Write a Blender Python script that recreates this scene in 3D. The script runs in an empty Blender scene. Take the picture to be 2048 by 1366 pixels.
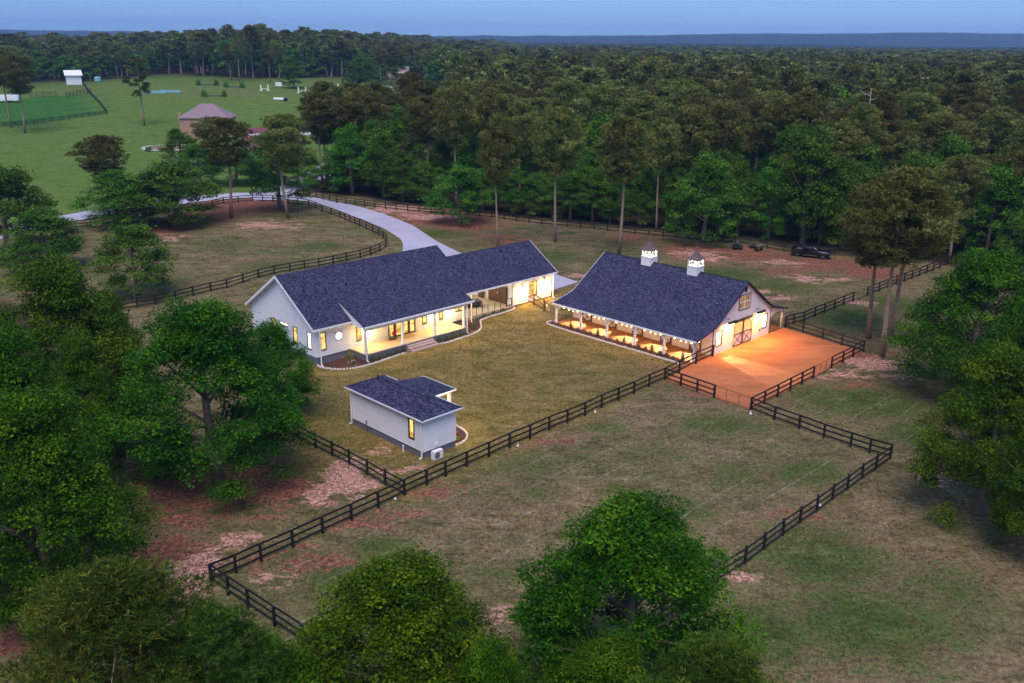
import bpy, math, random
import numpy as np
from mathutils import Matrix, Vector

# ------------------------------------------------------------------ camera, sky, sun, exposure
scene = bpy.context.scene
COL = scene.collection
FPX, PITCH, ROLL, CAM_H = 1820.4, 0.3198, -0.0106, 32.0      # focal length in photo pixels (2048 wide)
cam_data = bpy.data.cameras.new("camera")
cam = bpy.data.objects.new("camera", cam_data)
COL.objects.link(cam)
cam_data.sensor_width = 36.0
cam_data.lens = 36.0 * FPX / 2048.0
cam_data.clip_start = 0.5
cam_data.clip_end = 20000
cam.matrix_world = (Matrix.Translation((0, 0, CAM_H)) @ Matrix.Rotation(math.pi / 2 - PITCH, 4, 'X')
                    @ Matrix.Rotation(-ROLL, 4, 'Z'))
scene.camera = cam

world = bpy.data.worlds.new("World")
scene.world = world
world.use_nodes = True
wn = world.node_tree.nodes
wl = world.node_tree.links
wn.clear()
w_out = wn.new('ShaderNodeOutputWorld')
w_bg = wn.new('ShaderNodeBackground')
w_sky = wn.new('ShaderNodeTexSky')
w_sky.sky_type = 'NISHITA'
w_sky.sun_disc = False
w_sky.sun_elevation = math.radians(25)
w_sky.sun_rotation = math.radians(200)
w_sky.altitude = 100
w_sky.air_density = 1.0
w_sky.dust_density = 0.3
w_sky.ozone_density = 6.0
w_mul = wn.new('ShaderNodeMix'); w_mul.data_type = 'RGBA'; w_mul.blend_type = 'MULTIPLY'
w_mul.inputs[0].default_value = 1.0
w_mul.inputs[7].default_value = (0.34, 0.40, 0.48, 1)
wl.new(w_sky.outputs[0], w_mul.inputs[6])
w_add = wn.new('ShaderNodeMix'); w_add.data_type = 'RGBA'; w_add.blend_type = 'ADD'      # even blue dusk glow of the whole dome
w_add.inputs[0].default_value = 1.0
w_add.inputs[7].default_value = (2.3, 4.2, 7.9, 1)
wl.new(w_mul.outputs[2], w_add.inputs[6])
wl.new(w_add.outputs[2], w_bg.inputs[0])
w_bg.inputs[1].default_value = 0.066
wl.new(w_bg.outputs[0], w_out.inputs[0])

sun_data = bpy.data.lights.new("sun", 'SUN')
sun_data.energy = 2.5
sun_data.angle = math.radians(42)
sun_data.color = (1.0, 0.84, 0.82)
sun = bpy.data.objects.new("sun", sun_data)
COL.objects.link(sun)
sun.rotation_euler = (math.radians(30), math.radians(-2), 0)

scene.view_settings.view_transform = 'Standard'
scene.view_settings.look = 'None'
scene.view_settings.gamma = 1.0
scene.view_settings.exposure = 0.32
scene.view_settings.use_curve_mapping = False
scene.render.engine = 'CYCLES'
cy = scene.cycles
cy.max_bounces = 5
cy.diffuse_bounces = 3
cy.glossy_bounces = 2
cy.transmission_bounces = 3
cy.transparent_max_bounces = 8
cy.volume_bounces = 0
cy.use_denoising = True
cy.sample_clamp_indirect = 6
cy.caustics_reflective = False
cy.caustics_refractive = False
cy.use_light_tree = True

rnd = random.Random(11)
NR = np.random.default_rng(7)

# ------------------------------------------------------------------ survey helpers (photo pixel -> ground point)
def S(t):
    t = np.clip(t, 0, 1)
    return t * t * (3 - 2 * t)

HS = (-20.02, 88.14, math.radians(45))      # long farmhouse, its front left corner
BN = (5.13, 104.0, math.radians(-45))       # barn, its front left post
SH = (-13.71, 73.16, math.radians(-45))     # small outbuilding

def local(B, x, y):
    dx, dy = x - B[0], y - B[1]
    c, s = math.cos(B[2]), math.sin(B[2])
    return dx * c + dy * s, -dx * s + dy * c

def world_xy(B, u, v):
    c, s = math.cos(B[2]), math.sin(B[2])
    return B[0] + u * c - v * s, B[1] + u * s + v * c

def terrain(x, y):
    x = np.asarray(x, float); y = np.asarray(y, float)
    u, v = local(HS, x, y)
    t = 0.70 * S((u - 2) / 33.0) * S((v + 5.5) / 5.5)
    t = t + 9.5 * S((y - 230) / 260.0) * S((-10 - x + y * 0.02) / 110.0)
    t = t + 26 * S((y - 1500) / 2600.0) * 0.6
    return t

def ray(px, py):
    a, b = px - 1024, py - 683
    cr, sr = math.cos(-ROLL), math.sin(-ROLL)
    X = (a * cr - b * sr) / FPX
    Y = -(a * sr + b * cr) / FPX
    c, s = math.cos(PITCH), math.sin(PITCH)
    return np.array([X, c + Y * s, -s + Y * c])

def g(px, py, dz=0.0):
    d = ray(px, py)
    t = CAM_H / -d[2] if d[2] < 0 else 900
    for _ in range(25):
        z = float(terrain(d[0] * t, d[1] * t)) + dz
        t2 = (z - CAM_H) / d[2]
        t = t + 0.6 * (t2 - t)
    return (d[0] * t, d[1] * t, z)

def pix(x, y, z):
    z = z - CAM_H
    c, s = math.cos(PITCH), math.sin(PITCH)
    fw = y * c - z * s; up = y * s + z * c
    X = x / fw * FPX; Y = -up / fw * FPX
    cr, sr = math.cos(ROLL), math.sin(ROLL)
    return 1024 + X * cr - Y * sr, 683 + X * sr + Y * cr

def height_to(p, ytop):
    h = 1.0
    while h < 60 and pix(p[0], p[1], p[2] + h)[1] > ytop:
        h += 0.25
    return h

def width_at(p, wpx, z=8):
    d = math.sqrt(p[0] ** 2 + p[1] ** 2 + (CAM_H - z) ** 2)
    return wpx * d / FPX

def in_poly(x, y, poly):
    x = np.asarray(x); y = np.asarray(y)
    c = np.zeros(x.shape, bool)
    n = len(poly)
    for i in range(n):
        x1, y1 = poly[i][:2]; x2, y2 = poly[(i + 1) % n][:2]
        if y1 == y2: continue
        cond = ((y1 > y) != (y2 > y)) & (x < (x2 - x1) * (y - y1) / (y2 - y1) + x1)
        c ^= cond
    return c

# ------------------------------------------------------------------ materials
def mat(name):
    m = bpy.data.materials.new(name)
    m.use_nodes = True
    return m, m.node_tree.nodes, m.node_tree.links, m.node_tree.nodes['Principled BSDF']

def coords(n, l, scale=(1, 1, 1), kind='Object'):
    tc = n.new('ShaderNodeTexCoord'); mp = n.new('ShaderNodeMapping')
    mp.inputs[3].default_value = scale
    l.new(tc.outputs[kind], mp.inputs[0])
    return mp.outputs[0]

def noise(n, l, vec, scale, detail=4, rough=0.6):
    t = n.new('ShaderNodeTexNoise')
    t.inputs['Scale'].default_value = scale
    t.inputs['Detail'].default_value = detail
    t.inputs['Roughness'].default_value = rough
    if vec is not None: l.new(vec, t.inputs['Vector'])
    return t.outputs[0]

def ramp(n, l, fac, stops):
    r = n.new('ShaderNodeValToRGB')
    while len(r.color_ramp.elements) < len(stops): r.color_ramp.elements.new(0.5)
    for e, (p, c) in zip(r.color_ramp.elements, stops):
        e.position = p
        e.color = (*c, 1) if len(c) == 3 else c
    l.new(fac, r.inputs[0])
    return r.outputs[0]

def mixc(n, l, fac, a, b, mode='MIX'):
    m = n.new('ShaderNodeMix'); m.data_type = 'RGBA'; m.blend_type = mode
    for sock, v in ((m.inputs[0], fac), (m.inputs[6], a), (m.inputs[7], b)):
        if isinstance(v, (int, float)): sock.default_value = v
        elif isinstance(v, tuple): sock.default_value = (*v, 1)
        else: l.new(v, sock)
    return m.outputs[2]

def math_node(n, l, op, a, b=None):
    m = n.new('ShaderNodeMath'); m.operation = op
    for sock, v in ((m.inputs[0], a), (m.inputs[1], b)):
        if v is None: continue
        if isinstance(v, (int, float)): sock.default_value = v
        else: l.new(v, sock)
    return m.outputs[0]

def bump(n, l, h, bsdf, strength=0.3, dist=0.05):
    b = n.new('ShaderNodeBump'); b.inputs['Strength'].default_value = strength
    b.inputs['Distance'].default_value = dist
    l.new(h, b.inputs['Height']); l.new(b.outputs[0], bsdf.inputs['Normal'])

def simple(name, col, rough=0.6, var=0.12, scale=3.0, metal=0.0, bmp=0.0):
    m, n, l, b = mat(name)
    v = coords(n, l)
    f = noise(n, l, v, scale)
    lo = tuple(c * (1 - var) for c in col); hi = tuple(min(1, c * (1 + var)) for c in col)
    l.new(ramp(n, l, f, [(0.3, lo), (0.7, hi)]), b.inputs['Base Color'])
    b.inputs['Roughness'].default_value = rough
    b.inputs['Metallic'].default_value = metal
    if bmp: bump(n, l, noise(n, l, v, scale * 8), b, bmp, 0.02)
    return m

def emit(name, col, strength):
    m, n, l, b = mat(name)
    b.inputs['Base Color'].default_value = (0.8, 0.8, 0.8, 1)
    b.inputs['Emission Color'].default_value = (*col, 1)
    b.inputs['Emission Strength'].default_value = strength
    return m

def shingles(name, axis):
    """asphalt shingles: single tabs of slightly different tone in courses"""
    m, n, l, b = mat(name)
    tc = n.new('ShaderNodeTexCoord'); sp = n.new('ShaderNodeSeparateXYZ'); cb = n.new('ShaderNodeCombineXYZ')
    l.new(tc.outputs['Object'], sp.inputs[0])
    l.new(sp.outputs['X' if axis == 'u' else 'Y'], cb.inputs[0])
    l.new(math_node(n, l, 'MULTIPLY', sp.outputs['Y' if axis == 'u' else 'X'], 1.2), cb.inputs[1])
    br = n.new('ShaderNodeTexBrick')
    br.inputs['Scale'].default_value = 1.0
    br.inputs['Brick Width'].default_value = 0.30
    br.inputs['Row Height'].default_value = 0.17
    br.inputs['Mortar Size'].default_value = 0.018
    br.inputs['Color1'].default_value = (0.012, 0.012, 0.036, 1)
    br.inputs['Color2'].default_value = (0.080, 0.079, 0.138, 1)
    br.inputs['Mortar'].default_value = (0.018, 0.018, 0.035, 1)
    br.offset = 0.5
    l.new(cb.outputs[0], br.inputs['Vector'])
    wn_ = n.new('ShaderNodeTexWhiteNoise'); wn_.noise_dimensions = '2D'
    sc = n.new('ShaderNodeVectorMath'); sc.operation = 'SCALE'; sc.inputs[3].default_value = 8
    fl = n.new('ShaderNodeVectorMath'); fl.operation = 'FLOOR'
    l.new(cb.outputs[0], sc.inputs[0]); l.new(sc.outputs[0], fl.inputs[0]); l.new(fl.outputs[0], wn_.inputs[0])
    big = noise(n, l, cb.outputs[0], 0.5, 3)
    c = mixc(n, l, 0.38, br.outputs[0], ramp(n, l, wn_.outputs[0], [(0.0, (0.009, 0.009, 0.026)), (0.7, (0.042, 0.041, 0.10)), (1.0, (0.17, 0.165, 0.30))]))
    c = mixc(n, l, 1.0, c, ramp(n, l, big, [(0.3, (0.85, 0.85, 0.85)), (0.7, (1.1, 1.1, 1.1))]), 'MULTIPLY')
    l.new(c, b.inputs['Base Color'])
    b.inputs['Roughness'].default_value = 0.85
    b.inputs['Specular IOR Level'].default_value = 0.15
    bump(n, l, br.outputs[1], b, 0.5, 0.02)
    return m

def leaf_mat(name, stops, trans=0.25, obj_var=0.5):
    m = bpy.data.materials.new(name); m.use_nodes = True
    n, l = m.node_tree.nodes, m.node_tree.links
    n.clear()
    out = n.new('ShaderNodeOutputMaterial')
    at = n.new('ShaderNodeAttribute'); at.attribute_name = 'tone'
    oi = n.new('ShaderNodeObjectInfo')
    r = ramp(n, l, at.outputs['Fac'], stops)
    hs = n.new('ShaderNodeHueSaturation')
    hs.inputs['Saturation'].default_value = 1.0
    l.new(math_node(n, l, 'ADD', math_node(n, l, 'MULTIPLY', oi.outputs['Random'], 0.05), 0.475), hs.inputs['Hue'])
    l.new(math_node(n, l, 'ADD', math_node(n, l, 'MULTIPLY', oi.outputs['Random'], obj_var), 1.0 - obj_var / 2), hs.inputs['Value'])
    l.new(r, hs.inputs['Color'])
    d = n.new('ShaderNodeBsdfPrincipled'); d.inputs['Roughness'].default_value = 0.5
    d.inputs['Specular IOR Level'].default_value = 0.04
    t = n.new('ShaderNodeBsdfTranslucent')
    mx = n.new('ShaderNodeMixShader'); mx.inputs[0].default_value = trans
    l.new(hs.outputs[0], d.inputs['Base Color']); l.new(hs.outputs[0], t.inputs['Color'])
    l.new(d.outputs[0], mx.inputs[1]); l.new(t.outputs[0], mx.inputs[2]); l.new(mx.outputs[0], out.inputs[0])
    return m

M = {}
M['white'] = simple('white_painted_board', (0.80, 0.80, 0.82), 0.45, 0.05, 2.0)
M['groove_shade'] = simple('wall_backing_painted_shade', (0.42, 0.42, 0.44), 0.8, 0.05, 2.0)  # grey wall behind the boards: shadow lines between courses put into its colour
M['trim'] = simple('white_trim_paint', (0.84, 0.84, 0.85), 0.4, 0.03, 4)
M['black'] = simple('black_fence_paint', (0.012, 0.012, 0.016), 0.5, 0.3, 6)
M['blackm'] = simple('black_metal', (0.015, 0.015, 0.018), 0.4, 0.2, 6)
M['darkframe'] = simple('dark_bronze_frame', (0.045, 0.03, 0.02), 0.45, 0.2, 6)
M['brown'] = simple('dark_brown_stain', (0.10, 0.05, 0.022), 0.5, 0.2, 5)
M['found'] = simple('slate_painted_foundation', (0.14, 0.15, 0.20), 0.8, 0.15, 3, bmp=0.2)
M['deck'] = simple('porch_concrete', (0.48, 0.40, 0.28), 0.7, 0.08, 1.5)
M['aisle'] = simple('barn_aisle_floor', (0.33, 0.150, 0.042), 0.75, 0.12, 1.2)
M['copper'] = simple('weathered_copper', (0.20, 0.125, 0.115), 0.45, 0.2, 4, metal=0.4)
M['metal'] = simple('galvanised_metal', (0.35, 0.35, 0.36), 0.4, 0.2, 4, metal=0.7)
M['stone'] = simple('pale_edging_stone', (0.62, 0.58, 0.54), 0.8, 0.2, 2, bmp=0.3)
M['mulch'] = simple('dark_red_mulch', (0.055, 0.018, 0.012), 0.95, 0.5, 6, bmp=0.8)
M['stepbrick'] = None
M['bark'] = simple('tree_bark', (0.17, 0.12, 0.095), 0.9, 0.35, 5, bmp=0.6)
M['pinebark'] = simple('pine_bark', (0.30, 0.20, 0.15), 0.9, 0.35, 4, bmp=0.6)
M['snag'] = simple('bleached_dead_wood', (0.38, 0.34, 0.30), 0.9, 0.25, 4)
M['inwall'] = simple('stall_timber', (0.55, 0.42, 0.24), 0.7, 0.15, 2)
M['tyre'] = simple('tyre_rubber', (0.012, 0.012, 0.012), 0.85, 0.2, 10)
M['carblack'] = simple('black_car_paint', (0.010, 0.010, 0.014), 0.18, 0.1, 1)
M['cargrey'] = simple('charcoal_car_paint', (0.05, 0.052, 0.058), 0.2, 0.1, 1)
M['glass'] = simple('dark_car_glass', (0.03, 0.035, 0.045), 0.05, 0.1, 1)
M['chrome'] = simple('bright_metal', (0.6, 0.6, 0.6), 0.2, 0.05, 3, metal=0.9)
M['red'] = simple('red_paint', (0.45, 0.02, 0.02), 0.5, 0.1, 3)
M['orange'] = simple('orange_paint', (0.62, 0.17, 0.04), 0.6, 0.1, 3)
M['blue'] = simple('pale_blue_paint', (0.22, 0.45, 0.52), 0.6, 0.1, 3)
M['olive'] = simple('camouflage_plastic', (0.10, 0.105, 0.07), 0.6, 0.6, 6)
M['mauve'] = simple('mauve_shingles', (0.25, 0.175, 0.19), 0.85, 0.25, 3, bmp=0.3)
M['brickfar'] = simple('tan_brick', (0.42, 0.25, 0.16), 0.85, 0.25, 3, bmp=0.3)
M['roof_u'] = shingles('charcoal_blue_shingles', 'u')
M['roof_v'] = shingles('charcoal_blue_shingles_turned', 'v')
M['bulb'] = emit('warm_bulb', (1.0, 0.66, 0.28), 16)
M['tube'] = emit('lamp_tube', (1.0, 0.78, 0.40), 26)
M['lantern'] = emit('porch_lantern_glow', (1.0, 0.84, 0.60), 45)
M['plantleaf'] = leaf_mat('shrub_leaves', [(0.0, (0.05, 0.075, 0.03)), (1.0, (0.15, 0.19, 0.10))])
M['goldleaf'] = leaf_mat('gold_shrub_leaves', [(0.0, (0.12, 0.14, 0.02)), (1.0, (0.28, 0.30, 0.04))])
M['petal'] = leaf_mat('pink_rose_petals', [(0.0, (0.42, 0.05, 0.10)), (1.0, (0.62, 0.20, 0.22))])
M['whitepetal'] = leaf_mat('white_petals', [(0.0, (0.6, 0.6, 0.55)), (1.0, (0.8, 0.8, 0.75))])
M['redpetal'] = leaf_mat('red_petals', [(0.0, (0.5, 0.01, 0.01)), (1.0, (0.75, 0.04, 0.03))])
M['oak'] = leaf_mat('oak_leaves', [(0.0, (0.012, 0.045, 0.002)), (0.5, (0.040, 0.120, 0.003)), (1.0, (0.15, 0.28, 0.010))], 0.28, 0.14)
M['wood'] = leaf_mat('woodland_leaves', [(0.0, (0.022, 0.070, 0.005)), (0.5, (0.065, 0.165, 0.010)), (1.0, (0.17, 0.29, 0.028))], 0.25, 0.55)
M['needle'] = leaf_mat('pine_needles', [(0.0, (0.045, 0.060, 0.012)), (0.5, (0.150, 0.168, 0.034)), (1.0, (0.31, 0.31, 0.085))], 0.18, 0.8)
M['needlegreen'] = leaf_mat('green_pine_needles', [(0.0, (0.012, 0.030, 0.004)), (0.5, (0.055, 0.100, 0.010)), (1.0, (0.20, 0.26, 0.03))], 0.15, 0.3)
M['spruce'] = leaf_mat('blue_spruce_needles', [(0.0, (0.02, 0.05, 0.05)), (1.0, (0.07, 0.15, 0.14))], 0.1, 0.1)

# pane with the lit room showing through: lighter wall above, furniture tones below
def pane_mat(name, hi, lo, strength, split=0.35):
    m, n, l, b = mat(name)
    v = coords(n, l, (1.2, 1.2, 1.2))
    vo = n.new('ShaderNodeTexVoronoi'); vo.inputs['Scale'].default_value = 1.6
    l.new(v, vo.inputs['Vector'])
    f = mixc(n, l, 0.5, noise(n, l, v, 1.2, 2), vo.outputs['Color'])
    c = ramp(n, l, f, [(split, lo), (split + 0.18, hi)])
    b.inputs['Base Color'].default_value = (0.05, 0.05, 0.05, 1)
    b.inputs['Roughness'].default_value = 0.1
    l.new(c, b.inputs['Emission Color'])
    b.inputs['Emission Strength'].default_value = strength
    return m
M['pane'] = pane_mat('lit_room_pane', (1.0, 0.70, 0.20), (0.50, 0.24, 0.05), 1.0, 0.33)
M['panehot'] = pane_mat('bright_room_pane', (1.0, 0.93, 0.75), (1.0, 0.85, 0.55), 2.2)
M['paneamber'] = pane_mat('amber_loft_pane', (0.36, 0.19, 0.05), (0.22, 0.11, 0.03), 0.8)
def clear_pane():
    m = bpy.data.materials.new('clear_glass_pane'); m.use_nodes = True
    n, l = m.node_tree.nodes, m.node_tree.links; n.clear()
    o = n.new('ShaderNodeOutputMaterial'); t = n.new('ShaderNodeBsdfTransparent'); gl = n.new('ShaderNodeBsdfGlossy')
    gl.inputs['Roughness'].default_value = 0.05
    mx = n.new('ShaderNodeMixShader'); mx.inputs[0].default_value = 0.06
    l.new(t.outputs[0], mx.inputs[1]); l.new(gl.outputs[0], mx.inputs[2]); l.new(mx.outputs[0], o.inputs[0])
    return m
M['clear'] = clear_pane()

def brick_mat(name, c1, c2, mort, w=0.22, h=0.075):
    m, n, l, b = mat(name)
    br = n.new('ShaderNodeTexBrick'); br.inputs['Scale'].default_value = 1
    br.inputs['Brick Width'].default_value = w; br.inputs['Row Height'].default_value = h
    br.inputs['Mortar Size'].default_value = 0.01
    br.inputs['Color1'].default_value = (*c1, 1); br.inputs['Color2'].default_value = (*c2, 1); br.inputs['Mortar'].default_value = (*mort, 1)
    l.new(coords(n, l), br.inputs['Vector'])
    l.new(br.outputs[0], b.inputs['Base Color']); b.inputs['Roughness'].default_value = 0.85
    return m
M['stepbrick'] = brick_mat('rose_step_brick', (0.50, 0.30, 0.27), (0.36, 0.20, 0.18), (0.5, 0.45, 0.42))

# concrete drive
def drive_mat():
    m, n, l, b = mat('pale_concrete_drive')
    v = coords(n, l)
    a = noise(n, l, v, 0.12, 5); f = noise(n, l, v, 6, 5)
    c = mixc(n, l, 0.35, ramp(n, l, a, [(0.3, (0.36, 0.34, 0.41)), (0.7, (0.50, 0.475, 0.56))]), ramp(n, l, f, [(0.3, (0.35, 0.33, 0.40)), (0.7, (0.50, 0.48, 0.56))]))
    l.new(c, b.inputs['Base Color']); b.inputs['Roughness'].default_value = 0.85
    bump(n, l, f, b, 0.2, 0.02)
    return m
M['drive'] = drive_mat()

def clay_mat():
    m, n, l, b = mat('orange_clay')
    v = coords(n, l)
    st = coords(n, l, (0.5, 1.6, 1))
    a = noise(n, l, st, 0.35, 6, 0.65); f = noise(n, l, v, 3.5, 6, 0.7)
    c = ramp(n, l, a, [(0.3, (0.24, 0.064, 0.016)), (0.5, (0.46, 0.130, 0.032)), (0.7, (0.60, 0.225, 0.080))])
    f2 = noise(n, l, v, 12, 4, 0.8)
    c = mixc(n, l, 0.7, c, ramp(n, l, f2, [(0.35, (0.6, 0.6, 0.6)), (0.65, (1.35, 1.35, 1.35))]), 'MULTIPLY')
    c = mixc(n, l, 0.4, c, ramp(n, l, f, [(0.3, (0.26, 0.085, 0.030)), (0.7, (0.56, 0.22, 0.09))]))
    l.new(c, b.inputs['Base Color']); b.inputs['Roughness'].default_value = 0.95
    bump(n, l, f, b, 0.6, 0.06)
    return m
M['clay'] = clay_mat()

def ground_mat():
    m, n, l, b = mat('pasture_ground')
    tc = n.new('ShaderNodeTexCoord')
    rot = n.new('ShaderNodeMapping'); rot.inputs[2].default_value = (0, 0, math.radians(-45))
    l.new(tc.outputs['Object'], rot.inputs[0])
    str_ = n.new('ShaderNodeMapping'); str_.inputs[2].default_value = (0, 0, math.radians(-45)); str_.inputs[3].default_value = (0.6, 1.15, 1)
    l.new(tc.outputs['Object'], str_.inputs[0])
    v = tc.outputs['Object']
    def attr(k):
        a = n.new('ShaderNodeAttribute'); a.attribute_name = k
        return a.outputs['Fac']
    n_big = noise(n, l, str_.outputs[0], 0.10, 6, 0.62)
    n_mid = noise(n, l, str_.outputs[0], 0.55, 6, 0.66)
    n_fine = noise(n, l, v, 3.0, 8, 0.75)
    n_blade = noise(n, l, v, 8.0, 4, 0.8)
    # dry brown turf with greener drifts
    n_mid = math_node(n, l, 'ADD', math_node(n, l, 'MULTIPLY', n_mid, .6), math_node(n, l, 'MULTIPLY', noise(n, l, str_.outputs[0], 1.9, 6, 0.72), .4))
    turf = ramp(n, l, n_mid, [(0.34, (0.052, 0.052, 0.018)), (0.44, (0.125, 0.100, 0.045)), (0.54, (0.195, 0.148, 0.075)), (0.70, (0.31, 0.235, 0.140))])
    greenturf = ramp(n, l, n_mid, [(0.34, (0.016, 0.045, 0.008)), (0.5, (0.048, 0.085, 0.018)), (0.68, (0.12, 0.135, 0.045))])
    def masked(base, key, other, gain=1.7):
        f = math_node(n, l, 'ADD', math_node(n, l, 'MULTIPLY', attr(key), gain), math_node(n, l, 'MULTIPLY', math_node(n, l, 'SUBTRACT', n_mid, 0.5), 8.0))
        f2 = ramp(n, l, math_node(n, l, 'SUBTRACT', f, 0.35), [(0.0, (0, 0, 0)), (0.45, (1, 1, 1))])
        f3 = math_node(n, l, 'MULTIPLY', f2, ramp(n, l, attr(key), [(0.02, (0, 0, 0)), (0.12, (1, 1, 1))]))
        return mixc(n, l, math_node(n, l, 'MULTIPLY', f3, 0.85), base, other)
    natural = ramp(n, l, n_big, [(0.42, (0, 0, 0)), (0.60, (1, 1, 1))])
    c = mixc(n, l, math_node(n, l, 'MULTIPLY', natural, 0.38), turf, greenturf)
    c = masked(c, 'green', greenturf)
    lawn_gold_spill = ramp(n, l, n_mid, [(0.32, (0.070, 0.066, 0.014)), (0.45, (0.145, 0.112, 0.028)), (0.56, (0.225, 0.155, 0.050)), (0.70, (0.34, 0.23, 0.105))])  # yellower lawn grass, with the golden lamp spill put into its colour
    c = mixc(n, l, math_node(n, l, 'MULTIPLY', attr('lawn'), ramp(n, l, n_big, [(0.42, (.95, .95, .95)), (0.62, (.45, .45, .45))])), c, lawn_gold_spill)
    lush = ramp(n, l, n_mid, [(0.3, (0.050, 0.098, 0.016)), (0.5, (0.098, 0.158, 0.032)), (0.7, (0.185, 0.22, 0.072))])
    c = mixc(n, l, attr('lush'), c, lush)
    lushdark = ramp(n, l, n_mid, [(0.3, (0.012, 0.085, 0.014)), (0.7, (0.045, 0.150, 0.030))])
    c = mixc(n, l, attr('emerald'), c, lushdark)
    red = ramp(n, l, n_fine, [(0.35, (0.13, 0.040, 0.026)), (0.65, (0.30, 0.120, 0.085))])
    c = masked(c, 'red', red)
    pink = ramp(n, l, n_fine, [(0.35, (0.30, 0.135, 0.10)), (0.55, (0.50, 0.27, 0.21)), (0.75, (0.66, 0.46, 0.40))])
    c = masked(c, 'pink', pink)
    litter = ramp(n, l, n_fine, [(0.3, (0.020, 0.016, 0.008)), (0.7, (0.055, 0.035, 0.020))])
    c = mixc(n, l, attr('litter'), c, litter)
    # pale cropped tufts
    sp = ramp(n, l, n_fine, [(0.66, (0, 0, 0)), (0.74, (1, 1, 1))])
    sp = math_node(n, l, 'MULTIPLY', sp, ramp(n, l, n_mid, [(0.48, (0, 0, 0)), (0.62, (0.6, 0.6, 0.6))]))
    sp = math_node(n, l, 'MULTIPLY', sp, math_node(n, l, 'SUBTRACT', 1.0, attr('litter')))
    sp = math_node(n, l, 'MULTIPLY', sp, math_node(n, l, 'SUBTRACT', 1.0, attr('lush')))
    c = mixc(n, l, math_node(n, l, 'MULTIPLY', sp, 0.7), c, (0.34, 0.29, 0.22))
    # mown lines
    sx = n.new('ShaderNodeSeparateXYZ'); l.new(rot.outputs[0], sx.inputs[0])
    wob = math_node(n, l, 'ADD', sx.outputs['Y'], math_node(n, l, 'MULTIPLY', noise(n, l, v, 0.05, 1), 1.0))
    w = math_node(n, l, 'PINGPONG', wob, 1.35)
    line = ramp(n, l, w, [(0.0, (1, 1, 1)), (0.07, (0, 0, 0))])
    line = math_node(n, l, 'MULTIPLY', line, math_node(n, l, 'MULTIPLY', attr('mow'), ramp(n, l, noise(n, l, v, 0.30, 3), [(0.40, (0, 0, 0)), (0.65, (0.6, 0.6, 0.6))])))
    c = mixc(n, l, line, c, (0.36, 0.34, 0.24))
    c = mixc(n, l, 1.0, c, ramp(n, l, n_fine, [(0.32, (0.45, 0.45, 0.45)), (0.68, (1.65, 1.65, 1.65))]), 'MULTIPLY')
    c = mixc(n, l, 0.8, c, ramp(n, l, n_blade, [(0.3, (0.6, 0.6, 0.6)), (0.7, (1.4, 1.4, 1.4))]), 'MULTIPLY')
    l.new(c, b.inputs['Base Color'])
    b.inputs['Roughness'].default_value = 0.95
    b.inputs['Specular IOR Level'].default_value = 0.0
    bump(n, l, n_blade, b, 0.8, 0.05)
    return m
M['ground'] = ground_mat()

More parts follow.
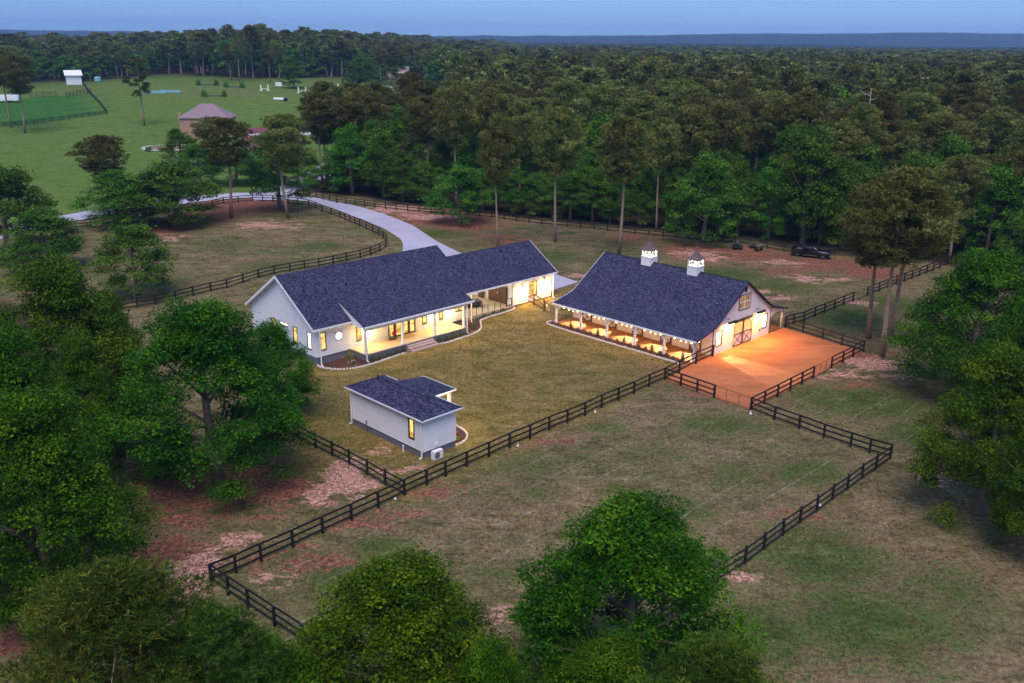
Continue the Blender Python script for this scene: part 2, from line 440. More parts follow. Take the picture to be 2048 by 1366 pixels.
# ------------------------------------------------------------------ mesh helpers
class MB:
    def __init__(s): s.v = []; s.f = []
    def add(s, vs, fs):
        o = len(s.v); s.v += [tuple(map(float, p)) for p in vs]; s.f += [tuple(i + o for i in f) for f in fs]
        return s
    def box(s, x0, x1, y0, y1, z0, z1):
        x0, x1 = sorted((x0, x1)); y0, y1 = sorted((y0, y1)); z0, z1 = sorted((z0, z1))
        return s.add([(x0, y0, z0), (x1, y0, z0), (x1, y1, z0), (x0, y1, z0), (x0, y0, z1), (x1, y0, z1), (x1, y1, z1), (x0, y1, z1)],
                     [(3, 2, 1, 0), (4, 5, 6, 7), (0, 1, 5, 4), (1, 2, 6, 5), (2, 3, 7, 6), (3, 0, 4, 7)])
    def prism(s, pts, axis, a0, a1):
        """extrude a 2-D outline: axis 'x' -> pts are (y,z); 'y' -> (x,z); 'z' -> (x,y)"""
        mk = {'x': lambda p, a: (a, p[0], p[1]), 'y': lambda p, a: (p[0], a, p[1]), 'z': lambda p, a: (p[0], p[1], a)}[axis]
        n = len(pts)
        vs = [mk(p, a0) for p in pts] + [mk(p, a1) for p in pts]
        fs = [tuple(range(n))[::-1], tuple(range(n, 2 * n))] + [(i, (i + 1) % n, n + (i + 1) % n, n + i) for i in range(n)]
        return s.add(vs, fs)
    def tube(s, pts, radii, seg=6):
        rings = []; pts = [Vector(p) for p in pts]
        for i, p in enumerate(pts):
            d = (pts[min(i + 1, len(pts) - 1)] - pts[max(i - 1, 0)]).normalized()
            a = d.orthogonal().normalized() if abs(d.z) < 0.95 else Vector((1, 0, 0)); a = (a - d * a.dot(d)).normalized()
            b = d.cross(a)
            rings.append([p + (a * math.cos(t) + b * math.sin(t)) * radii[i] for t in [2 * math.pi * k / seg for k in range(seg)]])
        o = [q for r in rings for q in r]; fs = []
        for i in range(len(pts) - 1):
            for k in range(seg):
                k2 = (k + 1) % seg
                fs.append((i * seg + k, i * seg + k2, (i + 1) * seg + k2, (i + 1) * seg + k))
        fs.append(tuple(range(seg))[::-1]); fs.append(tuple(range((len(pts) - 1) * seg, len(pts) * seg)))
        return s.add(o, fs)
    def bar(s, a, b, r=0.05, seg=6): return s.tube([a, b], [r, r], seg)
    def beam(s, a, b, w, h):
        a = Vector(a); b = Vector(b); d = (b - a).normalized()
        side = d.cross(Vector((0, 0, 1)));
        side = Vector((1, 0, 0)) if side.length < 1e-4 else side.normalized()
        up = side.cross(d)
        vs = []
        for p in (a, b):
            for sx, sz in ((-1, -1), (1, -1), (1, 1), (-1, 1)): vs.append(p + side * sx * w / 2 + up * sz * h / 2)
        return s.add(vs, [(0, 1, 2, 3), (7, 6, 5, 4), (0, 4, 5, 1), (1, 5, 6, 2), (2, 6, 7, 3), (3, 7, 4, 0)])
    def lathe(s, c, prof, seg=12, axis='z'):
        vs = []; fs = []
        for r, h in prof:
            for k in range(seg):
                t = 2 * math.pi * k / seg
                q = (r * math.cos(t), r * math.sin(t), h)
                if axis == 'y': q = (q[0], q[2], q[1])
                if axis == 'x': q = (q[2], q[0], q[1])
                vs.append((c[0] + q[0], c[1] + q[1], c[2] + q[2]))
        for i in range(len(prof) - 1):
            for k in range(seg):
                k2 = (k + 1) % seg
                fs.append((i * seg + k, i * seg + k2, (i + 1) * seg + k2, (i + 1) * seg + k))
        fs.append(tuple(range(seg))[::-1]); fs.append(tuple(range((len(prof) - 1) * seg, len(prof) * seg)))
        return s.add(vs, fs)
    def mesh(s, name):
        me = bpy.data.meshes.new(name); me.from_pydata(s.v, [], s.f); me.validate(); me.update()
        return me

def obj(name, mb, m, parent=None, smooth=False):
    me = mb.mesh(name) if isinstance(mb, MB) else mb
    if m is not None and not me.materials: me.materials.append(m)
    if smooth:
        me.polygons.foreach_set('use_smooth', [True] * len(me.polygons))
    o = bpy.data.objects.new(name, me); COL.objects.link(o)
    if parent is not None: o.parent = parent
    return o

def tag(o, label=None, cat=None, group=None, kind=None):
    if label: o['label'] = label
    if cat: o['category'] = cat
    if group: o['group'] = group
    if kind: o['kind'] = kind
    return o

def thing(name, label, cat, loc=(0, 0, 0), rz=0.0, group=None):
    o = bpy.data.objects.new(name, None); COL.objects.link(o)
    o.location = loc; o.rotation_euler = (0, 0, rz); o.empty_display_size = 0.3
    return tag(o, label, cat, group)

def copy_tree(o, loc, rz=0.0, scale=None, label=None, group=None):
    r = o.copy(); COL.objects.link(r); r.location = loc; r.rotation_euler = (0, 0, rz)
    if scale: r.scale = scale
    if label: r['label'] = label
    if group: r['group'] = group
    for ch in o.children:
        c = ch.copy(); COL.objects.link(c); c.parent = r
        for g2 in ch.children:
            d = g2.copy(); COL.objects.link(d); d.parent = c
    return r

def lamp(name, loc, power, color, radius=0.08, parent=None, typ='POINT', size=None, rot=None):
    ld = bpy.data.lights.new(name, typ)
    ld.energy = power; ld.color = color
    if typ == 'AREA':
        ld.shape = 'RECTANGLE'; ld.size, ld.size_y = size
    else: ld.shadow_soft_size = radius
    o = bpy.data.objects.new(name, ld); COL.objects.link(o); o.location = loc
    if rot: o.rotation_euler = rot
    if parent is not None: o.parent = parent
    return o
WARM = (1.0, 0.74, 0.40); SOFT = (1.0, 0.82, 0.55); AMBER = (1.0, 0.42, 0.07); GOLD = (1.0, 0.60, 0.19)

unit_box = {}
def piece(name, m, center, size, parent, rot=None):
    """a small box part sharing one mesh per material"""
    k = m.name
    if k not in unit_box:
        me = MB().box(-.5, .5, -.5, .5, -.5, .5).mesh(name); me.materials.append(m); unit_box[k] = me
    o = bpy.data.objects.new(name, unit_box[k]); COL.objects.link(o)
    o.parent = parent; o.location = center; o.scale = size
    if rot: o.rotation_euler = rot
    return o

# ------------------------------------------------------------------ ground sheet
def axis_pts(a, b, step, lim_lo, lim_hi, grow=1.09):
    c = list(np.arange(a, b + step / 2, step))
    s = step
    while c[-1] < lim_hi: s *= grow; c.append(c[-1] + s)
    s = step
    while c[0] > lim_lo: s *= grow; c.insert(0, c[0] - s)
    return np.array(c)

GX = axis_pts(-75, 75, 0.6, -9000, 9000)
GY = axis_pts(15, 190, 0.6, -300, 12000)
XX, YY = np.meshgrid(GX, GY)

DRIVE = [g(*p)[:2] for p in [(500, 402), (560, 398), (600, 400), (655, 408), (712, 420), (762, 433), (820, 455), (872, 487), (925, 512)]] + \
        [world_xy(HS, 30, 16), world_xy(HS, 40, 13), world_xy(HS, 44.5, 8), world_xy(HS, 43.5, 2.5), world_xy(HS, 36.5, 1.8), world_xy(HS, 36, 9.3), world_xy(HS, 21, 9.2), world_xy(HS, 20.5, 13.2), world_xy(HS, 16.5, 13.2)] + \
        [g(*p)[:2] for p in [(801, 512), (802, 492), (796, 482), (764, 463), (720, 445), (664, 427), (610, 411), (560, 409), (500, 413)]]
PADDOCK = [(-18.4, 48.6), (15.3, 84.9), (30.8, 67.3), (-1.5, 34.4)]
YARD = [(15.3, 84.9), (21.9, 77.3), (38.5, 94.6), (32.1, 102.9), (19.1, 90.0)]

def gauss(cx, cy, rx, ry, k=1.0):
    """an oval on the ground, given by where it is seen"""
    p = g(cx, cy); a = g(cx + rx, cy); b = g(cx, cy + ry); c = g(cx, cy - ry)
    ra = abs(a[0] - p[0]); rb = abs(c[1] - b[1]) / 2
    d = ((XX - p[0]) / ra) ** 2 + ((YY - p[1]) / rb) ** 2
    return k * np.exp(-d)

def spots(lst):
    r = np.zeros_like(XX)
    for s in lst: r = np.maximum(r, gauss(*s))
    return r

A_red = spots([(1440, 750, 130, 40, .45), (1650, 740, 90, 20, .3), (560, 1000, 80, 20, .8), (400, 1040, 90, 30, .6), (470, 985, 170, 45), (620, 980, 60, 30, .5), (440, 425, 90, 22), (520, 420, 60, 14), (330, 470, 50, 12, .8), (860, 440, 120, 14, .9), (930, 450, 60, 14, 1), (1000, 480, 60, 16, .5),
               (1380, 495, 60, 14, .9), (1500, 500, 120, 14, .8), (1640, 515, 100, 14, .9), (1740, 530, 60, 14, .9), (1560, 530, 60, 12, .5), (590, 1130, 130, 26, .42), (760, 1045, 110, 24, .4),
               (900, 985, 110, 18, .28), (1100, 880, 130, 16, .2), (1720, 700, 60, 16, .8), (1690, 745, 60, 15, .4), (1960, 890, 60, 18, .4), (350, 1130, 120, 40, .8), (250, 1010, 60, 40, .6), (60, 1290, 60, 40, .8), (600, 385, 25, 10, .8),
               (1250, 470, 60, 10, .5), (1540, 1060, 60, 12, .35), (1600, 1020, 60, 12, .3)])
A_pink = spots([(720, 985, 40, 20, .8), (700, 940, 40, 14, .6), (430, 1130, 60, 20, .7), (690, 965, 45, 30, 1.0), (640, 1005, 25, 10, .8), (380, 1170, 60, 26, .9), (480, 1095, 40, 14, .7), (790, 422, 60, 7, .9), (850, 437, 50, 6, .8), (620, 391, 24, 6, .8),
                (1760, 715, 50, 16, .95), (1690, 735, 60, 10, .6), (1800, 735, 40, 14, .5), (1390, 500, 40, 8, .7), (1560, 515, 50, 6, .6), (1620, 545, 60, 7, .5), (1480, 1140, 36, 10, .9), (1850, 920, 30, 10, .5), (1880, 940, 30, 14, .6),
                (1560, 585, 22, 8, .6), (1530, 575, 30, 6, .4), (1720, 590, 30, 5, .6), (720, 1180, 30, 8, .4), (1230, 665, 40, 6, .0), (1145, 548, 30, 6, .7), (1200, 565, 30, 6, .4), (340, 490, 40, 8, .4), (1015, 1230, 30, 20, .5), (560, 1170, 40, 12, .5),
                (820, 945, 50, 10, .35), (740, 905, 40, 8, .4), (300, 1180, 40, 20, .6), (530, 460, 60, 8, .35)])
A_green = spots([(640, 500, 50, 7, .8), (540, 540, 60, 9, .5), (830, 445, 60, 8, .0), (880, 470, 60, 10, .8), (950, 490, 60, 8, .5), (1100, 510, 50, 12, .7), (1230, 480, 30, 8, .6), (1440, 540, 90, 14, .9), (1560, 560, 60, 14, .7), (1700, 620, 70, 18, .9), (1790, 590, 50, 20, .7),
                 (1730, 790, 120, 30, 1), (1620, 770, 60, 16, .6), (1840, 850, 60, 26, .8), (1650, 1100, 110, 60, .9), (1750, 1230, 150, 80, .8), (1560, 1260, 70, 60, .9), (1900, 1150, 120, 60, .4), (1450, 840, 90, 20, .6), (1620, 930, 80, 24, .7), (1330, 900, 60, 20, .4), (1210, 850, 40, 14, .5),
                 (1050, 930, 60, 20, .35), (760, 1100, 60, 26, .7), (680, 1160, 60, 30, .6), (1080, 980, 50, 20, .4), (640, 850, 60, 20, .7), (690, 880, 50, 16, .6), (1060, 730, 60, 12, .4), (960, 640, 50, 6, .6), (870, 730, 60, 12, .4), (1180, 690, 60, 10, .35), (980, 840, 40, 12, .4), (1010, 1150, 70, 30, .3), (1480, 940, 60, 30, .4), (1380, 1010, 60, 30, .5), (280, 1080, 60, 30, .3), (450, 500, 60, 12, .4), (350, 580, 60, 14, .3)])
LEFT_FIELD = [g(*p)[:2] for p in [(-700, 520), (-100, 500), (60, 470), (160, 448), (300, 430), (430, 405), (500, 396), (560, 384), (600, 368), (650, 345), (700, 310), (760, 260), (880, 215), (960, 200), (960, 165), (700, 155), (300, 150), (-300, 160), (-1500, 200), (-1500, 520)]]
inside = in_poly(XX, YY, LEFT_FIELD)
A_lush = np.where(inside, 1.0, 0.0)
EMER = [g(*p)[:2] for p in [(-40, 277), (200, 247), (185, 215), (163, 206), (50, 216), (-60, 226)]]
A_em = np.where(in_poly(XX, YY, EMER), 0.85, 0.0)
A_lush = A_lush * (1 - 0.55 * spots([(440, 195, 140, 10, 1), (205, 190, 40, 8, 1), (600, 195, 60, 8, .6), (60, 203, 50, 4, 1), (700, 195, 60, 8, .5)]))
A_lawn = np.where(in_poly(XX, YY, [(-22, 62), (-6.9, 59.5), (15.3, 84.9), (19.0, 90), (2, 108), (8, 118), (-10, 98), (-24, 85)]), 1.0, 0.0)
A_mow = np.where(in_poly(XX, YY, PADDOCK), 1.0, 0.0) + np.where(in_poly(XX, YY, [g(*p)[:2] for p in [(1520, 790), (1700, 730), (1900, 790), (1830, 890), (1790, 880)]]), 0.8, 0)
MAIN_WOODS = [g(*p)[:2] for p in [(640, 392), (760, 404), (900, 421), (980, 427), (1100, 437), (1250, 449), (1400, 459), (1530, 469), (1650, 472), (1740, 484), (1830, 500), (1960, 525), (2100, 560), (2500, 660), (3500, 700), (4200, 400)]] + \
             [(2600, 2600), (0, 2600), (-60, 900)] + [g(*p)[:2] for p in [(830, 165), (850, 190), (900, 205), (908, 222), (910, 318), (860, 325), (700, 322), (655, 338), (630, 370)]]
HILL_WOODS = [g(*p)[:2] for p in [(830, 163), (745, 165), (620, 163), (480, 170), (420, 165), (300, 163), (190, 180), (60, 184), (0, 192), (-200, 205), (-700, 240)]] + [(-1500, 700), (-1500, 2600), (0, 2600), (-60, 900)]
LEFT_WOODS = [g(*p)[:2] for p in [(-60, 600), (60, 640), (130, 720), (225, 830), (190, 950), (170, 1060), (110, 1180), (-100, 1300), (-900, 1200), (-700, 640)]]
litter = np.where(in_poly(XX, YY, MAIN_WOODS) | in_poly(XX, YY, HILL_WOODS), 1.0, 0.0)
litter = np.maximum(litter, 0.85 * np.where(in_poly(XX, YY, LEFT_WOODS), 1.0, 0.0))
def soften(a, n=2):
    for _ in range(n):
        b = a.copy(); b[1:-1, 1:-1] = (a[1:-1, 1:-1] * 2 + a[:-2, 1:-1] + a[2:, 1:-1] + a[1:-1, :-2] + a[1:-1, 2:]) / 6; a = b
    return a
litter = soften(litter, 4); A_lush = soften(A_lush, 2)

ZZ = terrain(XX, YY) + 0.04 * np.sin(XX * 0.21 + 1.3) * np.cos(YY * 0.17)
ny, nx = XX.shape
me = bpy.data.meshes.new('ground')
vv = np.stack([XX, YY, ZZ], -1).reshape(-1, 3)
idx = np.arange(ny * nx).reshape(ny, nx)
quads = np.stack([idx[:-1, :-1], idx[:-1, 1:], idx[1:, 1:], idx[1:, :-1]], -1).reshape(-1, 4)
def fast_mesh(me, verts, quads):
    me.vertices.add(len(verts)); me.vertices.foreach_set('co', np.ascontiguousarray(verts, dtype=np.float32).ravel())
    nq = len(quads)
    me.loops.add(nq * 4); me.loops.foreach_set('vertex_index', np.ascontiguousarray(quads, dtype=np.int32).ravel())
    me.polygons.add(nq); me.polygons.foreach_set('loop_start', np.arange(0, nq * 4, 4, dtype=np.int32))
    me.update(calc_edges=True)
fast_mesh(me, vv, quads)
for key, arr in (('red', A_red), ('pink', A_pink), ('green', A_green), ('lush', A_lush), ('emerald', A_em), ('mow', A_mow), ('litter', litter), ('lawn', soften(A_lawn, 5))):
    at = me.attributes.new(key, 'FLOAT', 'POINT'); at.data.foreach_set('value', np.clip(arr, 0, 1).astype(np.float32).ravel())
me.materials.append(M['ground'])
me.polygons.foreach_set('use_smooth', [True] * len(me.polygons))
go = bpy.data.objects.new('ground', me); COL.objects.link(go); tag(go, kind='structure')

def sheet(name, poly, m, dz, thick=0.0, parent=None, step=1.0):
    """a draped sheet: the polygon is cut into a small grid and laid on the terrain"""
    import bmesh
    bm = bmesh.new()
    vs = [bm.verts.new((p[0], p[1], 0)) for p in poly]
    f = bm.faces.new(vs)
    bmesh.ops.triangulate(bm, faces=[f])
    xs = [p[0] for p in poly]; ys = [p[1] for p in poly]
    def cut(co, no):
        geom = bm.verts[:] + bm.edges[:] + bm.faces[:]
        bmesh.ops.bisect_plane(bm, geom=geom, plane_co=co, plane_no=no)
    for a in np.arange(min(xs) + step, max(xs), step): cut((a, 0, 0), (1, 0, 0))
    for a in np.arange(min(ys) + step, max(ys), step): cut((0, a, 0), (0, 1, 0))
    for v in bm.verts:
        x, y = v.co.x, v.co.y
        v.co.z = float(terrain(x, y)) + 0.04 * math.sin(x * 0.21 + 1.3) * math.cos(y * 0.17) + dz
    me = bpy.data.meshes.new(name); bm.to_mesh(me); bm.free(); me.materials.append(m)
    o = bpy.data.objects.new(name, me); COL.objects.link(o)
    if parent is not None: o.parent = parent
    return o
def gz(x, y): return float(terrain(x, y)) + 0.04 * math.sin(x * 0.21 + 1.3) * math.cos(y * 0.17)

o = sheet('driveway', DRIVE, M['drive'], 0.03, step=2.0); tag(o, kind='structure')
def strip(name, pts, w, m, dz=0.05):
    L = []; R = []
    for i, p in enumerate(pts):
        a = pts[max(i - 1, 0)]; b = pts[min(i + 1, len(pts) - 1)]
        d = np.array([b[0] - a[0], b[1] - a[1]]); d = d / np.linalg.norm(d)
        nrm = np.array([-d[1], d[0]]) * (w[i] if isinstance(w, list) else w) / 2
        L.append((p[0] + nrm[0], p[1] + nrm[1])); R.append((p[0] - nrm[0], p[1] - nrm[1]))
    mb = MB()
    for i in range(len(pts) - 1):
        q = [L[i], L[i + 1], R[i + 1], R[i]]
        mb.add([(x, y, gz(x, y) + dz) for x, y in q], [(0, 3, 2, 1)])
    o = obj(name, mb, m); tag(o, kind='structure'); return o
strip('lane', [g(*p)[:2] for p in [(-60, 505), (30, 478), (95, 464), (150, 452), (240, 434), (330, 420), (415, 408), (470, 403), (505, 402)]], 7.0, M['drive'])
strip('lane', [g(*p)[:2] for p in [(520, 405), (560, 389), (600, 372), (640, 352), (665, 335)]], [8, 8, 7, 7, 7], M['drive'], 0.07)
strip('lane', [g(*p)[:2] for p in [(744, 178), (770, 184), (800, 190), (835, 197), (870, 207), (900, 222)]], [16, 16, 14, 12, 11, 10], M['drive'], 0.25)

yard = sheet('clay_yard', YARD, M['clay'], 0.035, step=1.5); tag(yard, kind='structure')

# ------------------------------------------------------------------ walls with siding
def wall(root, ax, pos, out, a0, a1, z0, top, openings, thick=0.15, board='lap', course=0.25, m=None, zsplit=None, inner=None):
    """ax 'u': wall runs along local x at y=pos; ax 'v': runs along local y at x=pos. out = +1/-1 outward side.
    top: list of (a, z) describing the upper edge. openings: (a0,a1,z0,z1)."""
    m = m or M['white']
    def ztop(a):
        for (p, q) in zip(top[:-1], top[1:]):
            if p[0] - 1e-6 <= a <= q[0] + 1e-6:
                t = 0 if q[0] == p[0] else (a - p[0]) / (q[0] - p[0])
                return p[1] + t * (q[1] - p[1])
        return top[-1][1]
    def P(a, z, d):    # d = distance proud of the wall face
        return (a, pos + out * d, z) if ax == 'u' else (pos + out * d, a, z)
    cuts = sorted(set([a0, a1] + [o_[0] for o_ in openings] + [o_[1] for o_ in openings] + [p[0] for p in top if a0 < p[0] < a1]))
    mb = MB()
    for c0, c1 in zip(cuts[:-1], cuts[1:]):
        mid = (c0 + c1) / 2
        ops = sorted([(o_[2], o_[3]) for o_ in openings if o_[0] < mid < o_[1]])
        z = z0; segs = []
        for b0, b1 in ops:
            if b0 > z: segs.append((z, b0, b0))
            z = b1
        if z < max(ztop(c0), ztop(c1)): segs.append((z, ztop(c0 + 1e-5), ztop(c1 - 1e-5)))
        for s0, sl, sr in segs:
            q = [(c0, s0), (c1, s0), (c1, max(sr, s0)), (c0, max(sl, s0))]
            vs = [P(a, zz, 0) for a, zz in q] + [P(a, zz, -thick) for a, zz in q]
            mb.add(vs, [(0, 1, 2, 3), (7, 6, 5, 4), (0, 4, 5, 1), (1, 5, 6, 2), (2, 6, 7, 3), (3, 7, 4, 0)])
    wo = obj('wall', mb, inner or (M['groove_shade'] if board == 'lap' else m), root)
    def span_at(z):
        best = None; N = 400
        aa = [a0 + (a1 - a0) * k / N for k in range(N + 1)]
        ok = [a for a in aa if ztop(a) >= z]
        return (min(ok), max(ok)) if ok else None
    if board == 'lap' or zsplit:
        zmax = zsplit or max(p[1] for p in top)
        z = z0
        while z < zmax - 0.05:
            z1 = min(z + course, zmax)
            s0, s1 = span_at(z + 0.02), span_at(z1 - 0.01)
            if not s0: break
            s1 = s1 or (sum(s0) / 2, sum(s0) / 2)
            iv = [(s0[0], s0[1])]
            for o_ in openings:
                if o_[2] < z1 - 0.02 and o_[3] > z + 0.02:
                    nv = []
                    for p, q in iv:
                        if o_[1] <= p or o_[0] >= q: nv.append((p, q)); continue
                        if o_[0] > p: nv.append((p, o_[0]))
                        if o_[1] < q: nv.append((o_[1], q))
                    iv = nv
            for p, q in iv:
                if q - p < 0.03: continue
                pt = max(p, s1[0]); qt = min(q, s1[1])
                if qt < pt: pt = qt = (p + q) / 2
                vs = [P(p, z, 0.002), P(q, z, 0.002), P(qt, z1 - .024, 0.002), P(pt, z1 - .024, 0.002), P(p, z, 0.06), P(q, z, 0.06), P(qt, z1 - .024, 0.035), P(pt, z1 - .024, 0.035)]
                b = MB().add(vs, [(3, 2, 1, 0), (4, 5, 6, 7), (0, 1, 5, 4), (1, 2, 6, 5), (2, 3, 7, 6), (3, 0, 4, 7)])
                obj('siding_board', b, m, root)
            z = z1
    if board == 'batten':
        zb = zsplit or z0
        a = math.ceil(a0 / 0.4) * 0.4
        while a < a1:
            zt = ztop(a); iv = [(zb, zt)]
            for o_ in openings:
                if o_[0] - 0.05 < a < o_[1] + 0.05:
                    nv = []
                    for p, q in iv:
                        if o_[3] <= p or o_[2] >= q: nv.append((p, q)); continue
                        if o_[2] > p: nv.append((p, o_[2]))
                        if o_[3] < q: nv.append((o_[3], q))
                    iv = nv
            for p, q in iv:
                if q - p < 0.15: continue
                zr2_ = min(ztop(min(a + .4, a1)), ztop(a))
                vs = [P(a - .025, p, .002), P(a + .025, p, .002), P(a + .025, q - .03, .002), P(a - .025, q - .03, .002), P(a - .025, p, .03), P(a + .025, p, .03), P(a + .025, q - .03, .03), P(a - .025, q - .03, .03)]
                obj('batten', MB().add(vs, [(3, 2, 1, 0), (4, 5, 6, 7), (0, 1, 5, 4), (1, 2, 6, 5), (2, 3, 7, 6), (3, 0, 4, 7)]), m, root)
            a += 0.4
    return wo

def window(root, ax, pos, out, a0, a1, z0, z1, pane=None, frame=None, cols=1, rows=1, fw=0.07, trim=None, name='window', bar=0.035):
    frame = frame or M['darkframe']; pane = pane or M['pane']
    def BX(mb, p, q, s, t, d0, d1):
        if ax == 'u': mb.box(p, q, pos + out * d0, pos + out * d1, s, t)
        else: mb.box(pos + out * d0, pos + out * d1, p, q, s, t)
        return mb
    f = MB()
    for p, q, s, t in ((a0, a0 + fw, z0, z1), (a1 - fw, a1, z0, z1), (a0 + fw, a1 - fw, z0, z0 + fw), (a0 + fw, a1 - fw, z1 - fw, z1)):
        BX(f, p, q, s, t, -0.06, 0.075)
    fo = obj(name, f, frame, root)
    g_ = BX(MB(), a0 + fw * .6, a1 - fw * .6, z0 + fw * .6, z1 - fw * .6, -0.035, -0.015)
    obj('pane', g_, pane, fo)
    for k in range(1, cols):
        a = a0 + (a1 - a0) * k / cols
        obj('muntin', BX(MB(), a - bar, a + bar, z0 + fw, z1 - fw, -0.01, 0.04), trim or frame, fo)
    for k in range(1, rows):
        z = z0 + (z1 - z0) * k / rows
        obj('muntin', BX(MB(), a0 + fw, a1 - fw, z - bar, z + bar, -0.008, 0.036), trim or frame, fo)
    return fo

def slab(pts, t):
    """roof plane: quad of top points, thickness t downwards"""
    n = len(pts)
    vs = [tuple(p) for p in pts] + [(p[0], p[1], p[2] - t) for p in pts]
    return MB().add(vs, [tuple(range(n)), tuple(range(n, 2 * n))[::-1]] + [(i, n + i, n + (i + 1) % n, (i + 1) % n) for i in range(n)])

def downspout(root, x, y, z1, z0, dx=0.0, dy=-0.25):
    mb = MB().box(x - .05, x + .05, y - .05, y + .05, z0 + .12, z1)
    mb.beam((x, y, z0 + .14), (x + dx, y + dy, z0 + .05), .1, .1)
    return obj('downspout', mb, M['trim'], root)

# ------------------------------------------------------------------ the farmhouse
house = thing('farmhouse', 'long white lap-sided farmhouse with dark roof, front porch and open breezeway', 'house', (HS[0], HS[1], 0), HS[2])
SL = 0.654; EO = 0.6; EZ = 4.02; W1 = 12.32; Wg = 8.89; L1 = 20.92; L3 = 35.16; ZF = 0.84
zr1 = EZ + (W1 / 2 + EO) * SL; zr2 = EZ + (Wg / 2 + EO) * SL
def rz(v): return EZ + (v + EO) * SL - 0.16      # underside of the roof above v
def gable_top(w): return [(0, rz(0)), (w / 2, rz(w / 2)), (w, rz(0))]
front_open = [(0.50, 1.20, 1.50, 3.36), (2.35, 3.15, 2.2, 3.02), (4.95, 5.66, 1.56, 3.08), (9.17, 12.95, 0.86, 2.95), (13.97, 14.70, 1.55, 2.66), (16.39, 17.05, 1.55, 2.64), (18.79, 20.20, 1.95, 2.62)]
wall(house, 'u', 0, -1, 0, 20.3, ZF, [(0, rz(0)), (20.3, rz(0))], front_open)
wall(house, 'u', 0, -1, 28.35, L3, ZF, [(28.35, rz(0)), (L3, rz(0))], [(31.23, 32.65, 1.54, 3.36)])
wall(house, 'v', 0, -1, 0, W1, ZF, gable_top(W1), [(0.77, 1.52, 1.50, 3.32), (3.36, 4.22, 1.50, 3.30), (5.15, 6.75, 2.94, 3.34), (7.52, 8.44, 1.46, 3.30)])
wall(house, 'v', L3, 1, 0, Wg, ZF, gable_top(Wg), [], board=None)
wall(house, 'v', 20.3, 1, 0.152, Wg, ZF, [(0, rz(0)), (Wg / 2, rz(0) + .01), (Wg, rz(0))], [], board=None)
wall(house, 'v', 28.35, -1, 0.152, Wg, ZF, [(0, rz(0)), (Wg / 2, rz(0) + .01), (Wg, rz(0))], [(1.0, 4.1, ZF, 2.9)], board=None)
wall(house, 'u', W1, 1, 0, 20.3, ZF, [(0, rz(0)), (20.3, rz(0))], [], board=None)
wall(house, 'u', Wg, 1, 28.35, L3, ZF, [(28.35, rz(0)), (L3, rz(0))], [], board=None)
# gable of the tall part above the wing roof
mb = MB().prism([(0.1, rz(0)), (W1 / 2, rz(W1 / 2)), (W1 - .1, rz(0))], 'x', L1 - .15, L1); obj('wall', mb, M['white'], house)
# foundation
fd = MB().box(0.03, 20.27, 0.03, 0.3, -0.3, ZF).box(0.03, .3, .3, W1 - .03, -0.3, ZF)
fd2 = MB().box(28.38, L3 - .03, .03, .3, -.3, ZF).box(L3 - .3, L3 - .03, .3, Wg - .03, -.3, ZF)
fd.box(.3, 20.27, W1 - .3, W1 - .03, -.3, ZF).box(19.9, 20.27, .3, W1 - .3, -.3, ZF)
obj('foundation', fd, M['found'], house)
obj('foundation', fd2, M['found'], house)
obj('breezeway_floor', MB().box(20.31, 28.34, 0.0, Wg + .2, -.3, .86), M['deck'], house)
obj('ceiling', MB().box(20.31, 28.34, 0.0, Wg, 3.86, 3.90), M['trim'], house)
# corner boards
for x, y in ((-.06, -.06), (L3 - .06, -.06), (20.24, -.06)):
    obj('corner_board', MB().box(x, x + .14, y, y + .14, ZF, rz(0) + .02), M['trim'], house)
obj('corner_board', MB().box(-.06, .08, W1 - .08, W1 + .06, ZF, rz(0)), M['trim'], house)
# windows
window(house, 'u', 0, -1, 0.50, 1.20, 1.50, 3.36)
fo = MB().lathe((2.75, -.02, 2.61), [(.46, -.05), (.46, .06), (.40, .06), (.40, -.05)], 20, 'y'); ro = obj('window', fo, M['trim'], house); ro['label'] = 'round window glowing white'
obj('pane', MB().lathe((2.75, -.055, 2.61), [(.40, -.01), (.40, .01)], 20, 'y'), emit('round_window_glow', (1, .95, .85), 5.0), ro)
window(house, 'u', 0, -1, 4.95, 5.66, 1.56, 3.08)
window(house, 'u', 0, -1, 13.97, 14.70, 1.55, 2.66)
window(house, 'u', 0, -1, 16.39, 17.05, 1.55, 2.64)
window(house, 'u', 0, -1, 18.79, 20.20, 1.95, 2.62, cols=2)
window(house, 'u', 0, -1, 31.23, 32.65, 1.54, 3.36, cols=2, pane=M['pane'])
window(house, 'v', 0, -1, 0.77, 1.52, 1.50, 3.32, pane=M['panehot'])
window(house, 'v', 0, -1, 3.36, 4.22, 1.50, 3.30)
w_ = window(house, 'v', 0, -1, 5.15, 6.75, 2.94, 3.34, pane=M['panehot']); w_['label'] = 'narrow transom window glowing white'
window(house, 'v', 0, -1, 7.52, 8.44, 1.46, 3.30)
# the glazed doors: sidelight, two leaves, sidelight
door_m = simple('mahogany_door', (0.085, 0.022, 0.012), 0.35, 0.2, 3)
for k, (a, b) in enumerate(((9.17, 10.05), (10.09, 11.03), (11.07, 12.01), (12.05, 12.95))):
    d = window(house, 'u', 0, -1, a, b, 0.86, 2.95, frame=door_m if k in (1, 2) else M['darkframe'], fw=0.13, name='door', pane=M['pane'], rows=2, bar=0.015)
    if k in (1, 2): obj('handle', MB().box(11.05 - .09 if k == 1 else 11.05 + .05, 11.05 - .05 if k == 1 else 11.05 + .09, -.13, -.08, 1.8, 2.05), M['blackm'], d)
